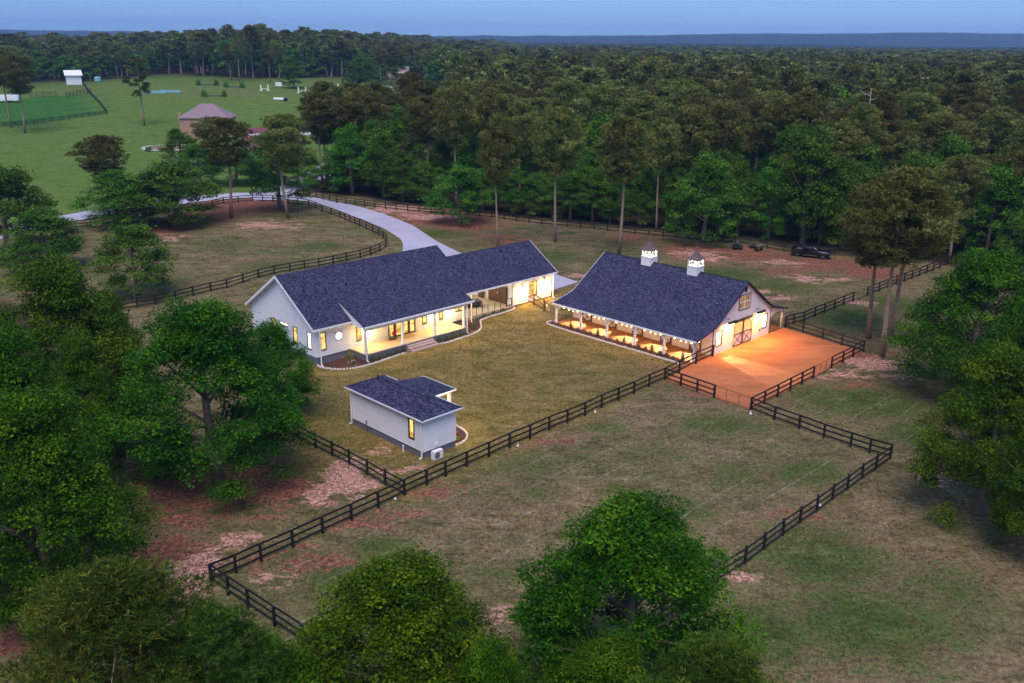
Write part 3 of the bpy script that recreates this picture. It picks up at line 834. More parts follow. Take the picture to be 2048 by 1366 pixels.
# brown sliding door on the side wall of the breezeway
bd = obj('door', MB().box(28.14, 28.20, 0.95, 4.15, .88, 3.05), M['brown'], house); bd['label'] = 'brown sliding barn door in the breezeway'
for k in range(8): obj('plank', MB().box(28.115, 28.139, .97 + k * .395, 1.355 + k * .395, .9, 3.03), M['brown'], bd)
q_ = local(HS, *g(969, 597, .16)[:2]); o_ = obj('door', MB().box(q_[0] - .45, q_[0] - .40, q_[1] - .1, q_[1] + .9, .87, 2.6), M['brown'], house); o_['label'] = 'small brown door standing open at the back of the breezeway'
obj('handle', MB().box(28.06, 28.114, 2.4, 2.46, 1.9, 2.2), M['trim'], bd)
# roof planes
obj('roof_slope', slab([(-EO, -EO, EZ), (L1 + EO, -EO, EZ), (L1 + EO, W1 / 2, zr1), (-EO, W1 / 2, zr1)], .14), M['roof_u'], house)
obj('roof_slope', slab([(-EO, W1 / 2 + .001, zr1), (L1 + EO, W1 / 2 + .001, zr1), (L1 + EO, W1 + EO, EZ), (-EO, W1 + EO, EZ)], .14), M['roof_u'], house)
obj('roof_slope', slab([(L1 + EO + .002, -EO, EZ), (L3 + EO, -EO, EZ), (L3 + EO, Wg / 2, zr2), (L1 + EO + .002, Wg / 2, zr2)], .14), M['roof_u'], house)
obj('roof_slope', slab([(L1 - .14, Wg / 2 + .001, zr2), (L3 + EO, Wg / 2 + .001, zr2), (L3 + EO, Wg + EO, EZ), (L1 - .14, Wg + EO, EZ)], .14), M['roof_u'], house)
obj('ridge_cap', MB().prism([(W1 / 2 - .14, zr1 - .085), (W1 / 2, zr1 + .035), (W1 / 2 + .14, zr1 - .085)], 'x', -EO, L1 + EO), M['roof_v'], house)
obj('ridge_cap', MB().prism([(Wg / 2 - .14, zr2 - .085), (Wg / 2, zr2 + .035), (Wg / 2 + .14, zr2 - .085)], 'x', L1 + EO + .01, L3 + EO), M['roof_v'], house)
# porch roof and its closed cheek
PV0, PZ0, PV1, PZ1 = -2.85, 3.85, 2.75, 6.225
obj('roof_slope', slab([(4.05, PV0, PZ0), (19.2, PV0, PZ0), (19.2, PV1, PZ1), (4.05, PV1, PZ1)], .10), M['roof_u'], house)
for x in (4.10, 19.03):
    ys = [(-.61, 3.85), (PV0 + .05, PZ0 - .05), (PV0 + .05, PZ0 - .26), (-.1, 3.62), (-.05, EZ + .3)]
    obj('gable_cheek', MB().prism([(PV0 + .02, PZ0 - .28), (PV0 + .02, PZ0 - .03), (PV1 - .05, PZ1 - .12), (-.55, 3.83), (-.55, 3.6)], 'x', x, x + .10), M['trim'], house)
obj('porch_ceiling', MB().box(4.2, 19.0, PV0 + .1, -.01, 3.53, 3.57), M['trim'], house)
# fascia and gutters
obj('fascia', MB().box(-EO, 4.04, -EO - .06, -EO - .003, EZ - .2, EZ + .01).box(19.21, L3 + EO, -EO - .06, -EO - .003, EZ - .2, EZ + .01), M['trim'], house)
obj('fascia', MB().box(4.0, 19.25, PV0 - .12, PV0 - .003, PZ0 - .17, PZ0 + .015), M['trim'], house)
for (u, w, z) in ((-EO, W1, zr1), (L3 + EO, Wg, zr2)):
    x0, x1 = (u - .05, u - .003) if u < 0 else (u + .003, u + .05)
    mb = MB()
    for sgn in (0, 1):
        a = (-EO, EZ) if sgn == 0 else (w + EO, EZ)
        mb.prism([(a[0], a[1] + .02), (w / 2, z + .02), (w / 2, z - .24), (a[0], a[1] - .24)], 'x', x0, x1)
    obj('rake_board', mb, M['trim'], house)
mb = MB().prism([(-EO + .01, EZ - .15), (W1 / 2, zr1 - .15), (W1 / 2, zr1 - .17), (-EO + .01, EZ - .17)], 'x', -EO + .01, -.05)
mb.prism([(W1 + EO - .01, EZ - .15), (W1 / 2, zr1 - .15), (W1 / 2, zr1 - .17), (W1 + EO - .01, EZ - .17)], 'x', -EO + .01, -.05)
mb.box(0, 20.3, -EO + .02, -.04, EZ - .19, EZ - .165).box(28.4, L3, -EO + .02, -.04, EZ - .19, EZ - .165)
obj('soffit', mb, M['trim'], house)
# porch deck, posts, steps
obj('porch_floor', MB().box(4.25, 18.2, -2.65, -.05, .70, .82), M['deck'], house)
obj('porch_skirt', MB().box(4.31, 18.14, -2.59, -.06, -.3, .70), M['found'], house)
for x in (4.42, 9.25, 13.75, 18.05):
    p = obj('porch_post', MB().box(x - .11, x + .11, -2.55, -2.33, .82, 3.55).box(x - .15, x + .15, -2.59, -2.29, .821, 1.0).box(x - .15, x + .15, -2.59, -2.29, 3.3, 3.55), M['trim'], house)
obj('porch_beam', MB().box(4.2, 18.3, -2.56, -2.32, 3.30, 3.528), M['trim'], house)
for k in range(3):
    obj('step', MB().box(9.55, 13.2, -2.66 - .34 * (k + 1), -2.66 - .34 * k, -.1, .62 - .2 * k), M['stepbrick'], house)
for x, y, z1, z0 in ((.12, -.62, EZ - .2, .02), (20.9, -.62, EZ - .2, .3), (35.0, -.62, EZ - .2, .7), (18.3, -2.75, PZ0 - .17, .1), (4.25, -2.8, PZ0 - .17, .05), (.0, W1 + .3, EZ - .2, .0)):
    downspout(house, x, y, z1, z0)
# roof vents
for px, py in ((605.6, 593), (649, 589.6), (690, 577.8), (748, 590.5), (903, 540), (998, 505)):
    d = ray(px, py); o3 = np.array([0, 0, CAM_H]); nn = None
    for t in np.arange(60, 150, .05):
        q = o3 + d * t; u, v = local(HS, q[0], q[1])
        if q[2] < EZ + (v + EO) * SL + .05: break
    obj('roof_vent', MB().lathe((u, v, EZ + (v + EO) * SL - .1), [(.06, 0), (.06, .42), (.10, .42), (.10, .52), (.03, .55)], 8), M['blackm'], house)
# wall lanterns: these flood the wall beside them
for u, p in ((6.15, 150), (15.3, 170), (17.95, 170), (29.95, 190), (34.0, 190)):
    s_ = obj('lantern', MB().box(u - .09, u + .09, -.10, -.045, 2.5, 2.85).box(u - .11, u + .11, -.30, -.10, 2.80, 2.86), M['blackm'], house)
    obj('bulb', MB().lathe((u, -.20, 2.5), [(.03, -.02), (.08, .03), (.08, .22), (.04, .28)], 10), M['lantern'], s_)
    lamp('lantern_light', (u, -.42, 2.45), p * 2.6, GOLD, .10, s_)
for u, v, z, p in ((24.3, 3.0, 3.7, 300), (24.3, 7.0, 3.7, 240)):
    c_ = obj('ceiling_light', MB().lathe((u, v, 3.80), [(.16, -.04), (.18, .05)], 12), M['lantern'], house)
    lamp('ceiling_light_glow', (u, v, 3.6), p, SOFT, .12, c_)
for u in (6.7, 11.1, 16.2):
    c_ = obj('ceiling_light', MB().lathe((u, -1.3, 3.50), [(.09, -.01), (.10, .03)], 12), M['lantern'], house)
    lamp('ceiling_light_glow', (u, -1.3, 3.40), 42, GOLD, .06, c_)

# breezeway railing
rail = thing('cable_railing', 'low cable railing with black posts across the breezeway opening', 'railing', (HS[0], HS[1], 0), HS[2])
for u in (21.4, 22.4, 23.35, 24.3, 25.4, 26.4, 27.35):
    obj('post', MB().box(u - .03, u + .03, .10, .16, .86, 1.75), M['blackm'], rail)
for k in range(4): obj('cable', MB().bar((21.0, .13, 1.1 + k * .19), (27.4, .13, 1.1 + k * .19), .006, 4), M['metal'], rail)
obj('gate_frame', MB().box(27.42, 27.48, .1, .16, .86, 1.85).box(28.26, 28.32, .1, .16, .86, 1.85).box(27.48, 28.26, .1, .16, 1.79, 1.85).box(27.48, 28.26, .1, .16, .95, 1.0), M['blackm'], rail)

# ------------------------------------------------------------------ the barn
barn = thing('barn', 'white stable barn with dark roof, lit side aisle and two roof cupolas', 'barn', (BN[0], BN[1], 0), BN[2])
BL = 19.75; VW, VR, VP = 3.28, 14.98, 18.05; VM = 9.13
ze_, zk_, zr_ = 2.48, 3.30, 7.24
x0, x1 = -.25, BL + .35
def bz(v):      # underside of the barn roof
    if v < VW: return ze_ + (v + .3) / (VW + .3) * (zk_ - ze_) - .14
    if v < VM: return zk_ + (v - VW) / (VM - VW) * (zr_ - zk_) - .14
    if v < VR: return zr_ - (v - VM) / (VR - VM) * (zr_ - zk_) - .14
    return zk_ - (v - VR) / (VP + .4 - VR) * (zk_ - ze_) - .14
Gop = [(7.30, 11.20, 0.02, 2.95), (3.85, 5.05, .95, 2.57), (13.2, 14.35, .97, 2.62), (7.95, 10.28, 4.12, 5.80)]
wall(barn, 'v', BL, 1, VW, VR, 0.0, [(VW, bz(VW)), (VM, bz(VM)), (VR, bz(VR - .01))], Gop, thick=.12, board='batten', zsplit=3.05, course=.25)
stalls = [(1.6, 2.84), (5.42, 6.62), (9.25, 10.47), (13.2, 14.43), (17.05, 18.28)]
wall(barn, 'u', VW, -1, 0, BL, 0.0, [(0, bz(VW)), (BL, bz(VW))], [(a, b, 0.02, 1.86) for a, b in stalls], thick=.12, course=.25)
wall(barn, 'v', 0, -1, VW, VR, 0.0, [(VW, bz(VW)), (VM, bz(VM)), (VR, bz(VR - .01))], [], board=None, thick=.12)
wall(barn, 'u', VR, 1, 0, BL, 0.0, [(0, bz(VW)), (BL, bz(VW))], [], board=None, thick=.12)
obj('barn_floor', MB().box(.1, BL - .1, VW - .1, VR - .1, -.2, .02), M['inwall'], barn)
obj('aisle_floor', MB().box(0.0, BL, -.1, VW + .02, -.2, .05), M['aisle'], barn)
obj('aisle_floor', MB().box(0.0, BL, VR - .02, VP + .1, -.2, .05), M['aisle'], barn)
for k in range(1, 5):
    obj('stall_partition', MB().box(k * 3.95 - .05, k * 3.95 + .05, VW, 6.9, .02, 2.3), M['inwall'], barn)
obj('stall_partition', MB().box(.1, BL - .1, 6.9, 7.0, .02, 3.1), M['inwall'], barn)
obj('stall_partition', MB().box(.1, BL - .1, 11.3, 11.4, .02, 2.3), M['inwall'], barn)
# roof
R = [(-.3, ze_), (VW, zk_), (VM, zr_), (VR, zk_), (VP + .4, ze_)]
for (a, b) in zip(R[:-1], R[1:]):
    obj('roof_slope', slab([(x0, a[0], a[1]), (x1, a[0], a[1]), (x1, b[0], b[1]), (x0, b[0], b[1])], .11), M['roof_u'], barn)
obj('ridge_cap', MB().prism([(VM - .14, zr_ - .07), (VM, zr_ + .05), (VM + .14, zr_ - .07)], 'x', x0, x1), M['blackm'], barn)
mb = MB()
for (a, b) in zip(R[:-1], R[1:]):
    mb.prism([(a[0], a[1] + .02), (b[0], b[1] + .02), (b[0], b[1] - .13), (a[0], a[1] - .13)], 'x', x1 + .002, x1 + .04)
obj('rake_board', mb, M['blackm'], barn)
mb = MB()
for (a, b) in zip(R[:-1], R[1:]):
    mb.prism([(a[0], a[1] + .02), (b[0], b[1] + .02), (b[0], b[1] - .16), (a[0], a[1] - .16)], 'x', x0 - .04, x0 - .002)
obj('rake_board', mb, M['trim'], barn)
obj('fascia', MB().box(x0, x1, -.36, -.303, ze_ - .16, ze_ + .01), M['trim'], barn)
# aisle posts with braces
for k in range(6):
    u = min(k * 3.95 + (.1 if k == 0 else 0), BL - .1)
    p = obj('post', MB().box(u - .1, u + .1, -.02, .18, 0, 2.2).box(u - .14, u + .14, -.06, .22, .05, .3), M['trim'], barn)
    b = MB()
    for s in (-1, 1):
        if (k == 0 and s < 0) or (k == 5 and s > 0): continue
        b.beam((u + s * .08, .08, 1.55), (u + s * .62, .08, 2.13), .09, .12)
    obj('brace', b, M['trim'], p)
obj('eave_beam', MB().box(0, BL, -.04, .16, 2.12, 2.34), M['trim'], barn)
obj('eave_beam', MB().box(0, BL, VP - .1, VP + .1, 2.12, 2.36), M['trim'], barn)
for k in range(6):
    u = min(k * 3.95 + (.1 if k == 0 else 0), BL - .1)
    obj('post', MB().box(u - .1, u + .1, VP - .1, VP + .1, 0, 2.2), M['trim'], barn)
# arched end panels of the two lean-tos
def arch_end(v0, v1, side):
    vc = (v0 + v1) / 2; w = (v1 - v0) / 2 - .12
    pts_top = [(v0, bz(v0 + .001) - .01), (v1, bz(v1 - .001) - .01)]
    arc = [(vc + w * math.cos(t), 1.55 + .75 * math.sin(t)) for t in np.linspace(0, math.pi, 13)]
    mb = MB()
    for (a, b) in zip(arc[:-1], arc[1:]):
        def zt(v): return pts_top[0][1] + (v - v0) / (v1 - v0) * (pts_top[1][1] - pts_top[0][1])
        mb.prism([(a[0], a[1]), (a[0], zt(a[0])), (b[0], zt(b[0])), (b[0], b[1])], 'x', BL - .1, BL)
    mb.box(BL - .1, BL, v0, v0 + .12, 0, bz(v0 + .1) - .02).box(BL - .1, BL, v1 - .12, v1, 0, bz(v1 - .1) - .02)
    return obj('arched_panel', mb, M['trim'], barn)
arch_end(-.02, VW, 0)
arch_end(VR, VP + .1, 1)
# black corner lines
for v in (VW, VR):
    obj('corner_board', MB().box(BL - .02, BL + .06, v - .05, v + .05, 0, bz(v) - .02), M['blackm'], barn)
# dutch doors of the stalls: frame and cross over a pale panel
def cross_door(name, ax, pos, out, a0, a1, z0, z1, fw=.1, frame=None, panel=None):
    frame = frame or M['brown']; panel = panel or M['white']
    def pt(a, z, d): return (a, pos + out * d, z) if ax == 'u' else (pos + out * d, a, z)
    def BX(mb, p, q, s, t, d0, d1):
        if ax == 'u': mb.box(p, q, pos + out * d0, pos + out * d1, s, t)
        else: mb.box(pos + out * d0, pos + out * d1, p, q, s, t)
        return mb
    d = obj(name, BX(MB(), a0, a1, z0, z1, -.04, .0), panel, barn)
    f = MB()
    for p, q, s, t in ((a0, a0 + fw, z0, z1), (a1 - fw, a1, z0, z1), (a0 + fw, a1 - fw, z0, z0 + fw), (a0 + fw, a1 - fw, z1 - fw, z1)):
        BX(f, p, q, s, t, .002, .035)
    obj('frame', f, frame, d)
    c = MB().beam(pt(a0 + fw, z0 + fw, .018), pt(a1 - fw, z1 - fw, .018), .03, fw * .7) if ax == 'v' else MB().beam(pt(a0 + fw, z0 + fw, .018), pt(a1 - fw, z1 - fw, .018), .03, fw * .7)
    c.beam(pt(a1 - fw, z0 + fw, .0185), pt(a0 + fw, z1 - fw, .0185), .03, fw * .7)
    obj('cross_brace', c, frame, d)
    return d
for a, b in stalls:
    cross_door('stall_door', 'u', VW, -1, a, b, .07, 1.12)
    obj('door_jamb', MB().box(a - .16, a - .01, VW - .10, VW - .05, .05, 2.0).box(b + .01, b + .16, VW - .10, VW - .05, .05, 2.0), M['brown'], barn)
# sliding doors in the gable
for a, b in ((7.32, 9.22), (9.28, 11.18)):
    d = cross_door('sliding_door', 'v', BL, 1, a, b, .05, 1.50, .12, M['brown'])
    obj('upper_frame', MB().box(BL, BL + .035, a, a + .12, 1.5, 2.93).box(BL, BL + .035, b - .12, b, 1.5, 2.93).box(BL, BL + .035, a + .12, b - .12, 2.78, 2.93), M['brown'], d)
    obj('pane', MB().box(BL - .03, BL - .02, a + .05, b - .05, 1.5, 2.85), M['clear'], d)
obj('door_track', MB().box(BL + .04, BL + .16, 6.9, 11.6, 2.96, 3.12), M['brown'], barn)
window(barn, 'v', BL, 1, 3.85, 5.05, .95, 2.57, pane=M['clear'], frame=M['blackm'], cols=3, rows=4, trim=M['trim'], bar=.014)
window(barn, 'v', BL, 1, 13.2, 14.35, .97, 2.62, pane=M['panehot'], frame=M['blackm'], cols=1, rows=2, trim=M['trim'], bar=.02)
lw = window(barn, 'v', BL, 1, 7.95, 10.28, 4.12, 5.80, pane=M['paneamber'], frame=M['blackm'], cols=2, rows=2, trim=M['trim'], bar=.05, fw=.06)
obj('sash', MB().box(BL + .01, BL + .05, 8.02, 8.12, 4.19, 5.73).box(BL + .01, BL + .05, 10.11, 10.21, 4.19, 5.73).box(BL + .01, BL + .05, 8.12, 10.11, 4.19, 4.27).box(BL + .01, BL + .05, 8.12, 10.11, 5.65, 5.73), M['trim'], lw)
obj('gable_vent', MB().box(BL + .03, BL + .1, 8.93, 9.33, 6.10, 6.62), M['blackm'], barn)
# long trough lamps over the doors
for vc in (6.12, 12.02):
    sh = obj('gooseneck_lamp', MB().prism([(BL + .18, 3.22), (BL + .42, 3.42), (BL + .66, 3.22), (BL + .63, 3.21), (BL + .42, 3.38), (BL + .21, 3.21)], 'y', vc - .95, vc + .95), M['blackm'], barn)
    obj('arm', MB().tube([(BL + .03, vc - .1, 3.6), (BL + .3, vc - .1, 3.7), (BL + .42, vc - .1, 3.42)], [.02] * 3, 6).lathe((BL + .04, vc - .1, 3.6), [(.07, -.03), (.07, .03)], 8, 'x'), M['blackm'], sh)
    obj('tube', MB().bar((BL + .42, vc - .85, 3.25), (BL + .42, vc + .85, 3.25), .035, 8), M['tube'], sh)
    lamp('trough_light', (BL + .42, vc, 3.2), 520, AMBER, .08, sh, 'AREA', (.16, 1.7), (0, math.radians(-12), 0))
# small tap and box on the wall
obj('hose_tap', MB().box(BL + .05, BL + .14, 12.66, 12.82, .82, 1.02), M['blackm'], barn)
# lights inside the stalls
for k, (a, b) in enumerate(stalls):
    c_ = obj('stall_lamp', MB().lathe(((a + b) / 2 - .06, 5.0, 2.84), [(.06, -.04), (.1, .06)], 10), M['lantern'], barn)
    lamp('stall_light', ((a + b) / 2 - .06, 5.0, 2.72), 6500, (1, .80, .50), .07, c_)
c_ = obj('loft_lamp', MB().lathe((17.25, 5.8, 4.64), [(.06, -.04), (.1, .06)], 10), M['lantern'], barn)
lamp('loft_light', (17.25, 5.8, 4.5), 2000, (1, .80, .45), .07, c_)
for u in (4, 11, 17):
    c_ = obj('aisle_lamp', MB().lathe((u, VM, 5.14), [(.1, -.04), (.14, .06)], 10), M['lantern'], barn)
    lamp('aisle_light', (u, VM, 5.0), 330, GOLD, .12, c_)
lamp('lean_to_light', (18.3, 16.5, 2.2), 120, AMBER, .1, barn)

# festoon of bulbs under the front eave
fest = thing('festoon_lights', 'string of warm round bulbs hung under the front eave of the stable barn', 'string lights', (BN[0], BN[1], 0), BN[2])
pts = []
bulb_me = MB().lathe((0, 0, 0), [(.012, .06), (.024, .035), (.042, -.0), (.034, -.032), (.01, -.05)], 10).mesh('bulb'); bulb_me.materials.append(M['bulb'])
for bay in range(5):
    for j in range(4):
        u = bay * 3.95 + 1.55 + j * .66 + (-.15 if j == 0 else 0)
        z = 2.16 - .10 * math.sin(math.pi * (j + .2) / 3.4)
        pts.append((u, -.10, z + .1))
        b = bpy.data.objects.new('bulb', bulb_me); COL.objects.link(b); b.parent = fest; b.location = (u, -.10, z)
        if j in (0, 2): lamp('bulb_light', (u + .3, .12, z - .16), 62, AMBER, .09, b).location = (.3, .22, -.16)
obj('cable', MB().tube(pts, [.008] * len(pts), 4), M['blackm'], fest)

# cupolas
def cupola(u, label):
    c = thing('roof_cupola', label, 'cupola', (*world_xy(BN, u, VM), 0), BN[2], 'cupolas on the barn ridge')
    h = .68
    obj('base', MB().box(-h, h, -h, h, 6.55, 7.78).box(-h - .05, h + .05, -h - .05, h + .05, 7.79, 7.87), M['white'], c)
    for z in (6.85, 7.15, 7.45): obj('base_board', MB().box(-h - .02, h + .02, -h - .02, h + .02, z, z + .02), M['trim'], c)
    k = .60
    for sx in (-1, 1):
        for sy in (-1, 1):
            obj('corner_post', MB().box(sx * k - .06, sx * k + .06, sy * k - .06, sy * k + .06, 7.87, 8.52), M['trim'], c)
    obj('top_plate', MB().box(-k - .08, k + .08, -k - .08, k + .08, 8.52, 8.62), M['trim'], c)
    for s in (-1, 1):
        a = obj('pane', MB().box(-k + .06, k - .06, s * k - .01, s * k + .01, 7.88, 8.51), M['clear'], c)
        obj('muntin', MB().box(-.03, .03, s * k - .03, s * k + .03, 7.9, 8.5).box(-k + .06, k - .06, s * k - .028, s * k + .028, 8.18, 8.21), M['trim'], a)
        a = obj('pane', MB().box(s * k - .01, s * k + .01, -k + .06, k - .06, 7.88, 8.51), M['clear'], c)
        obj('muntin', MB().box(s * k - .03, s * k + .03, -.03, .03, 7.9, 8.5).box(s * k - .028, s * k + .028, -k + .06, k - .06, 8.18, 8.21), M['trim'], a)
    rr = MB(); prof = [(.80, 8.62), (.60, 8.78), (.40, 9.02), (.22, 9.32), (.08, 9.62)]
    vs = []; fs = []
    for r_, z in prof: vs += [(-r_, -r_, z), (r_, -r_, z), (r_, r_, z), (-r_, r_, z)]
    for i in range(len(prof) - 1):
        for q in range(4): fs.append((i * 4 + q, i * 4 + (q + 1) % 4, i * 4 + 4 + (q + 1) % 4, i * 4 + 4 + q))
    fs.append((3, 2, 1, 0)); fs.append(tuple(range(len(vs) - 4, len(vs))))
    obj('roof', rr.add(vs, fs), M['copper'], c)
    obj('finial', MB().lathe((0, 0, 9.6), [(.03, 0), (.02, .15), (.09, .25), (.02, .36), (.015, .85), (.0, .9)], 8).box(-.3, .3, -.01, .01, 10.3, 10.34), M['copper'], c)
    bl = obj('lamp', MB().lathe((0, 0, 8.15), [(.03, -.1), (.09, -.03), (.09, .08), (.03, .14)], 10), M['lantern'], c)
    lamp('cupola_light', (0, 0, 8.42), 60, WARM, .08, bl)
    return c
cupola(6.54, 'left white cupola with glowing panes and copper roof on the barn ridge')
cupola(13.09, 'right white cupola with glowing panes and copper roof, nearer the barn gable')

# ------------------------------------------------------------------ small outbuilding
shed = thing('pool_house', 'small white lap-sided outbuilding with dark hipped roof and slate base', 'outbuilding', (SH[0], SH[1], 0), SH[2])
sW, sL, sz, sr_, so = 3.35, 9.5, 3.5, 4.48, .45
zb = .57
tw = sz - .12
wall(shed, 'u', 0, -1, 0, sL, zb, [(0, tw), (sL, tw)], [(7.68, 8.46, 1.28, 3.1)], course=.23)
wall(shed, 'v', sL, 1, 0, sW, zb, [(0, tw), (sW, tw)], [], course=.23)
wall(shed, 'u', sW, 1, 0, sL, zb, [(0, tw), (sL, tw)], [], course=.23, board=None)
wall(shed, 'v', 0, -1, 0, sW, zb, [(0, tw), (sW, tw)], [], course=.23, board=None)
obj('foundation', MB().box(.03, sL - .03, .03, sW - .03, -.2, zb), M['found'], shed)
window(shed, 'u', 0, -1, 7.68, 8.46, 1.28, 3.1, pane=M['pane'], frame=M['darkframe'], fw=.12)
for x, y in ((-.06, -.06), (sL - .06, -.06), (sL - .06, sW - .06)):
    obj('corner_board', MB().box(x, x + .13, y, y + .13, zb, tw), M['trim'], shed)
h = sW / 2 + .0
E0 = [(-so, -so, sz), (sL + so, -so, sz), (sL + so, sW + so, sz), (-so, sW + so, sz)]
R0, R1 = (h, h, sr_), (sL - h, h, sr_)
obj('roof_slope', slab([E0[0], E0[1], R1, R0], .08), M['roof_u'], shed)
obj('roof_slope', slab([E0[1], E0[2], R1], .08), M['roof_v'], shed)
obj('roof_slope', slab([E0[2], E0[3], R0, R1], .08), M['roof_u'], shed)
obj('roof_slope', slab([E0[3], E0[0], R0], .08), M['roof_v'], shed)
for a, b in ((R0, R1), (E0[0], R0), (E0[1], R1), (E0[2], R1), (E0[3], R0)):
    obj('ridge_cap', MB().beam((a[0], a[1], a[2] + .0), (b[0], b[1], b[2] + .0), .22, .05), M['roof_v'], shed)
# annex porch on the far side
AX0, AX1, AY = 2.2, 6.5, 6.12
az = sz + .003
obj('roof_slope', slab([(AX0, sW - .6, az + .42), (AX0, AY, az), ((AX0 + AX1) / 2, AY - 1.2, az + .28), ((AX0 + AX1) / 2, sW - .6, az + .42)], .07), M['roof_v'], shed)
obj('roof_slope', slab([((AX0 + AX1) / 2 + .001, sW - .6, az + .42), ((AX0 + AX1) / 2 + .001, AY - 1.2, az + .28), (AX1, AY, az), (AX1, sW - .1, az)], .07), M['roof_v'], shed)
obj('roof_slope', slab([(AX0, AY, az), (AX1, AY, az), ((AX0 + AX1) / 2, AY - 1.2, az + .28)], .07), M['roof_u'], shed)
for x in (2.6, 6.1): obj('post', MB().box(x - .12, x + .12, 5.6, 5.84, 0, sz - .1), M['trim'], shed)
obj('beam', MB().box(2.5, 6.2, 5.58, 5.86, sz - .35, sz - .1).box(5.98, 6.22, sW, 5.58, sz - .35, sz - .1), M['trim'], shed)
obj('fascia', MB().box(-so - .06, sL + so + .06, -so - .06, -so - .004, sz - .1, sz + .02).box(sL + so + .004, sL + so + .06, -so - .004, sW + so + .06, sz - .1, sz + .02)
    .box(-so - .06, -so - .004, -so - .004, sW + so + .06, sz - .1, sz + .02).box(-so, AX0, sW + so + .004, sW + so + .06, sz - .1, sz + .02).box(AX1 + .07, sL + so, sW + so + .004, sW + so + .06, sz - .1, sz + .02)
    .box(AX0 - .06, AX1 + .06, AY + .004, AY + .06, sz - .1, sz + .025).box(AX1 + .004, AX1 + .06, sW + so, AY, sz - .1, sz + .025).box(AX0 - .06, AX0 - .004, sW + so, AY, sz - .1, sz + .025), M['trim'], shed)
obj('soffit', MB().box(-so, sL + so, -so, -.05, sz - .115, sz - .085).box(sL + .05, sL + so, -.05, sW + so, sz - .115, sz - .085), M['trim'], shed)
downspout(shed, -.12, -.15, sz - .1, 0, -.2, -.1); downspout(shed, sL - .02, -.18, sz - .1, 0, 0, -.25)
obj('roof_vent', MB().lathe((1.9, 1.35, 4.2), [(.05, 0), (.05, .55), (.08, .55), (.08, .62)], 8), M['blackm'], shed)
obj('conduit', MB().box(sL + .05, sL + .09, 1.33, 1.37, .6, 2.9).box(sL + .05, sL + .14, 1.24, 1.42, .75, 1.05).box(sL + .05, sL + .12, 1.3, 1.42, 2.82, 2.98), M['trim'], shed)
c_ = obj('porch_light', MB().lathe((4.3, 4.6, 3.34), [(.1, -.03), (.12, .04)], 10), M['lantern'], shed)
lamp('porch_light_glow', (4.3, 4.4, 3.2), 260, WARM, .08, c_)
c_ = obj('porch_light', MB().lathe((8.2, sW + .16, 2.6), [(.05, -.06), (.08, 0), (.05, .1)], 8), M['lantern'], shed)
lamp('porch_light_glow', (8.4, sW + .45, 2.5), 260, WARM, .08, c_)
ac = thing('heat_pump', 'white heat pump unit on the ground beside the small outbuilding', 'air conditioner', (*world_xy(SH, 10.28, .75), 0), SH[2])
obj('casing', MB().box(-.18, .18, -.48, .48, .06, .78), M['trim'], ac)
obj('fan_grille', MB().lathe((.185, -.12, .42), [(.28, 0), (.28, .02), (.24, .025)], 16, 'x'), M['metal'], ac)
for s in (-.35, .35): obj('foot', MB().box(-.2, .2, s - .04, s + .04, 0, .06), M['blackm'], ac)
for (u, v, nm, lab) in ((1.99, .0, 'utility_pipe', 'grey utility pipe standing against the outbuilding base near its left corner'), (7.4, -.42, 'vent_pipe', 'short white pipe standing in the grass before the small outbuilding')):
    X, Y = world_xy(SH, u, v - (.14 if v == 0 else 0))
    col = M['metal'] if v == 0 else M['trim']
    tag(obj(nm, MB().lathe((X, Y, -.1), [(.05, 0), (.05, .62 + (.4 if v == 0 else 0)), (.075, .62 + (.4 if v == 0 else 0)), (.075, .7 + (.4 if v == 0 else 0))], 10), col), lab, 'pipe')

# ------------------------------------------------------------------ foliage meshes
def leaf_arrays(c, nrm, size, aspect, rng):
    n = len(c)
    r = rng.normal(size=(n, 3)); t = np.cross(nrm, r); t /= np.linalg.norm(t, axis=1, keepdims=True) + 1e-9
    b = np.cross(nrm, t)
    L = size[:, None] * .5; Wd = L * aspect
    v = np.stack([c - t * L, c + b * Wd, c + t * L, c - b * Wd], 1)
    return v.reshape(-1, 3)

def foliage_mesh(name, c, nrm, size, aspect, tone, m, rng):
    verts = leaf_arrays(c, nrm / (np.linalg.norm(nrm, axis=1, keepdims=True) + 1e-9), size, aspect, rng)
    q = np.arange(len(verts)).reshape(-1, 4)
    me = bpy.data.meshes.new(name); fast_mesh(me, verts, q)
    at = me.attributes.new('tone', 'FLOAT', 'POINT'); at.data.foreach_set('value', np.repeat(np.clip(tone, 0, 1), 4).astype(np.float32))
    me.materials.append(m)
    return me

def sph(rng, n):
    v = rng.normal(size=(n, 3)); return v / np.linalg.norm(v, axis=1, keepdims=True)

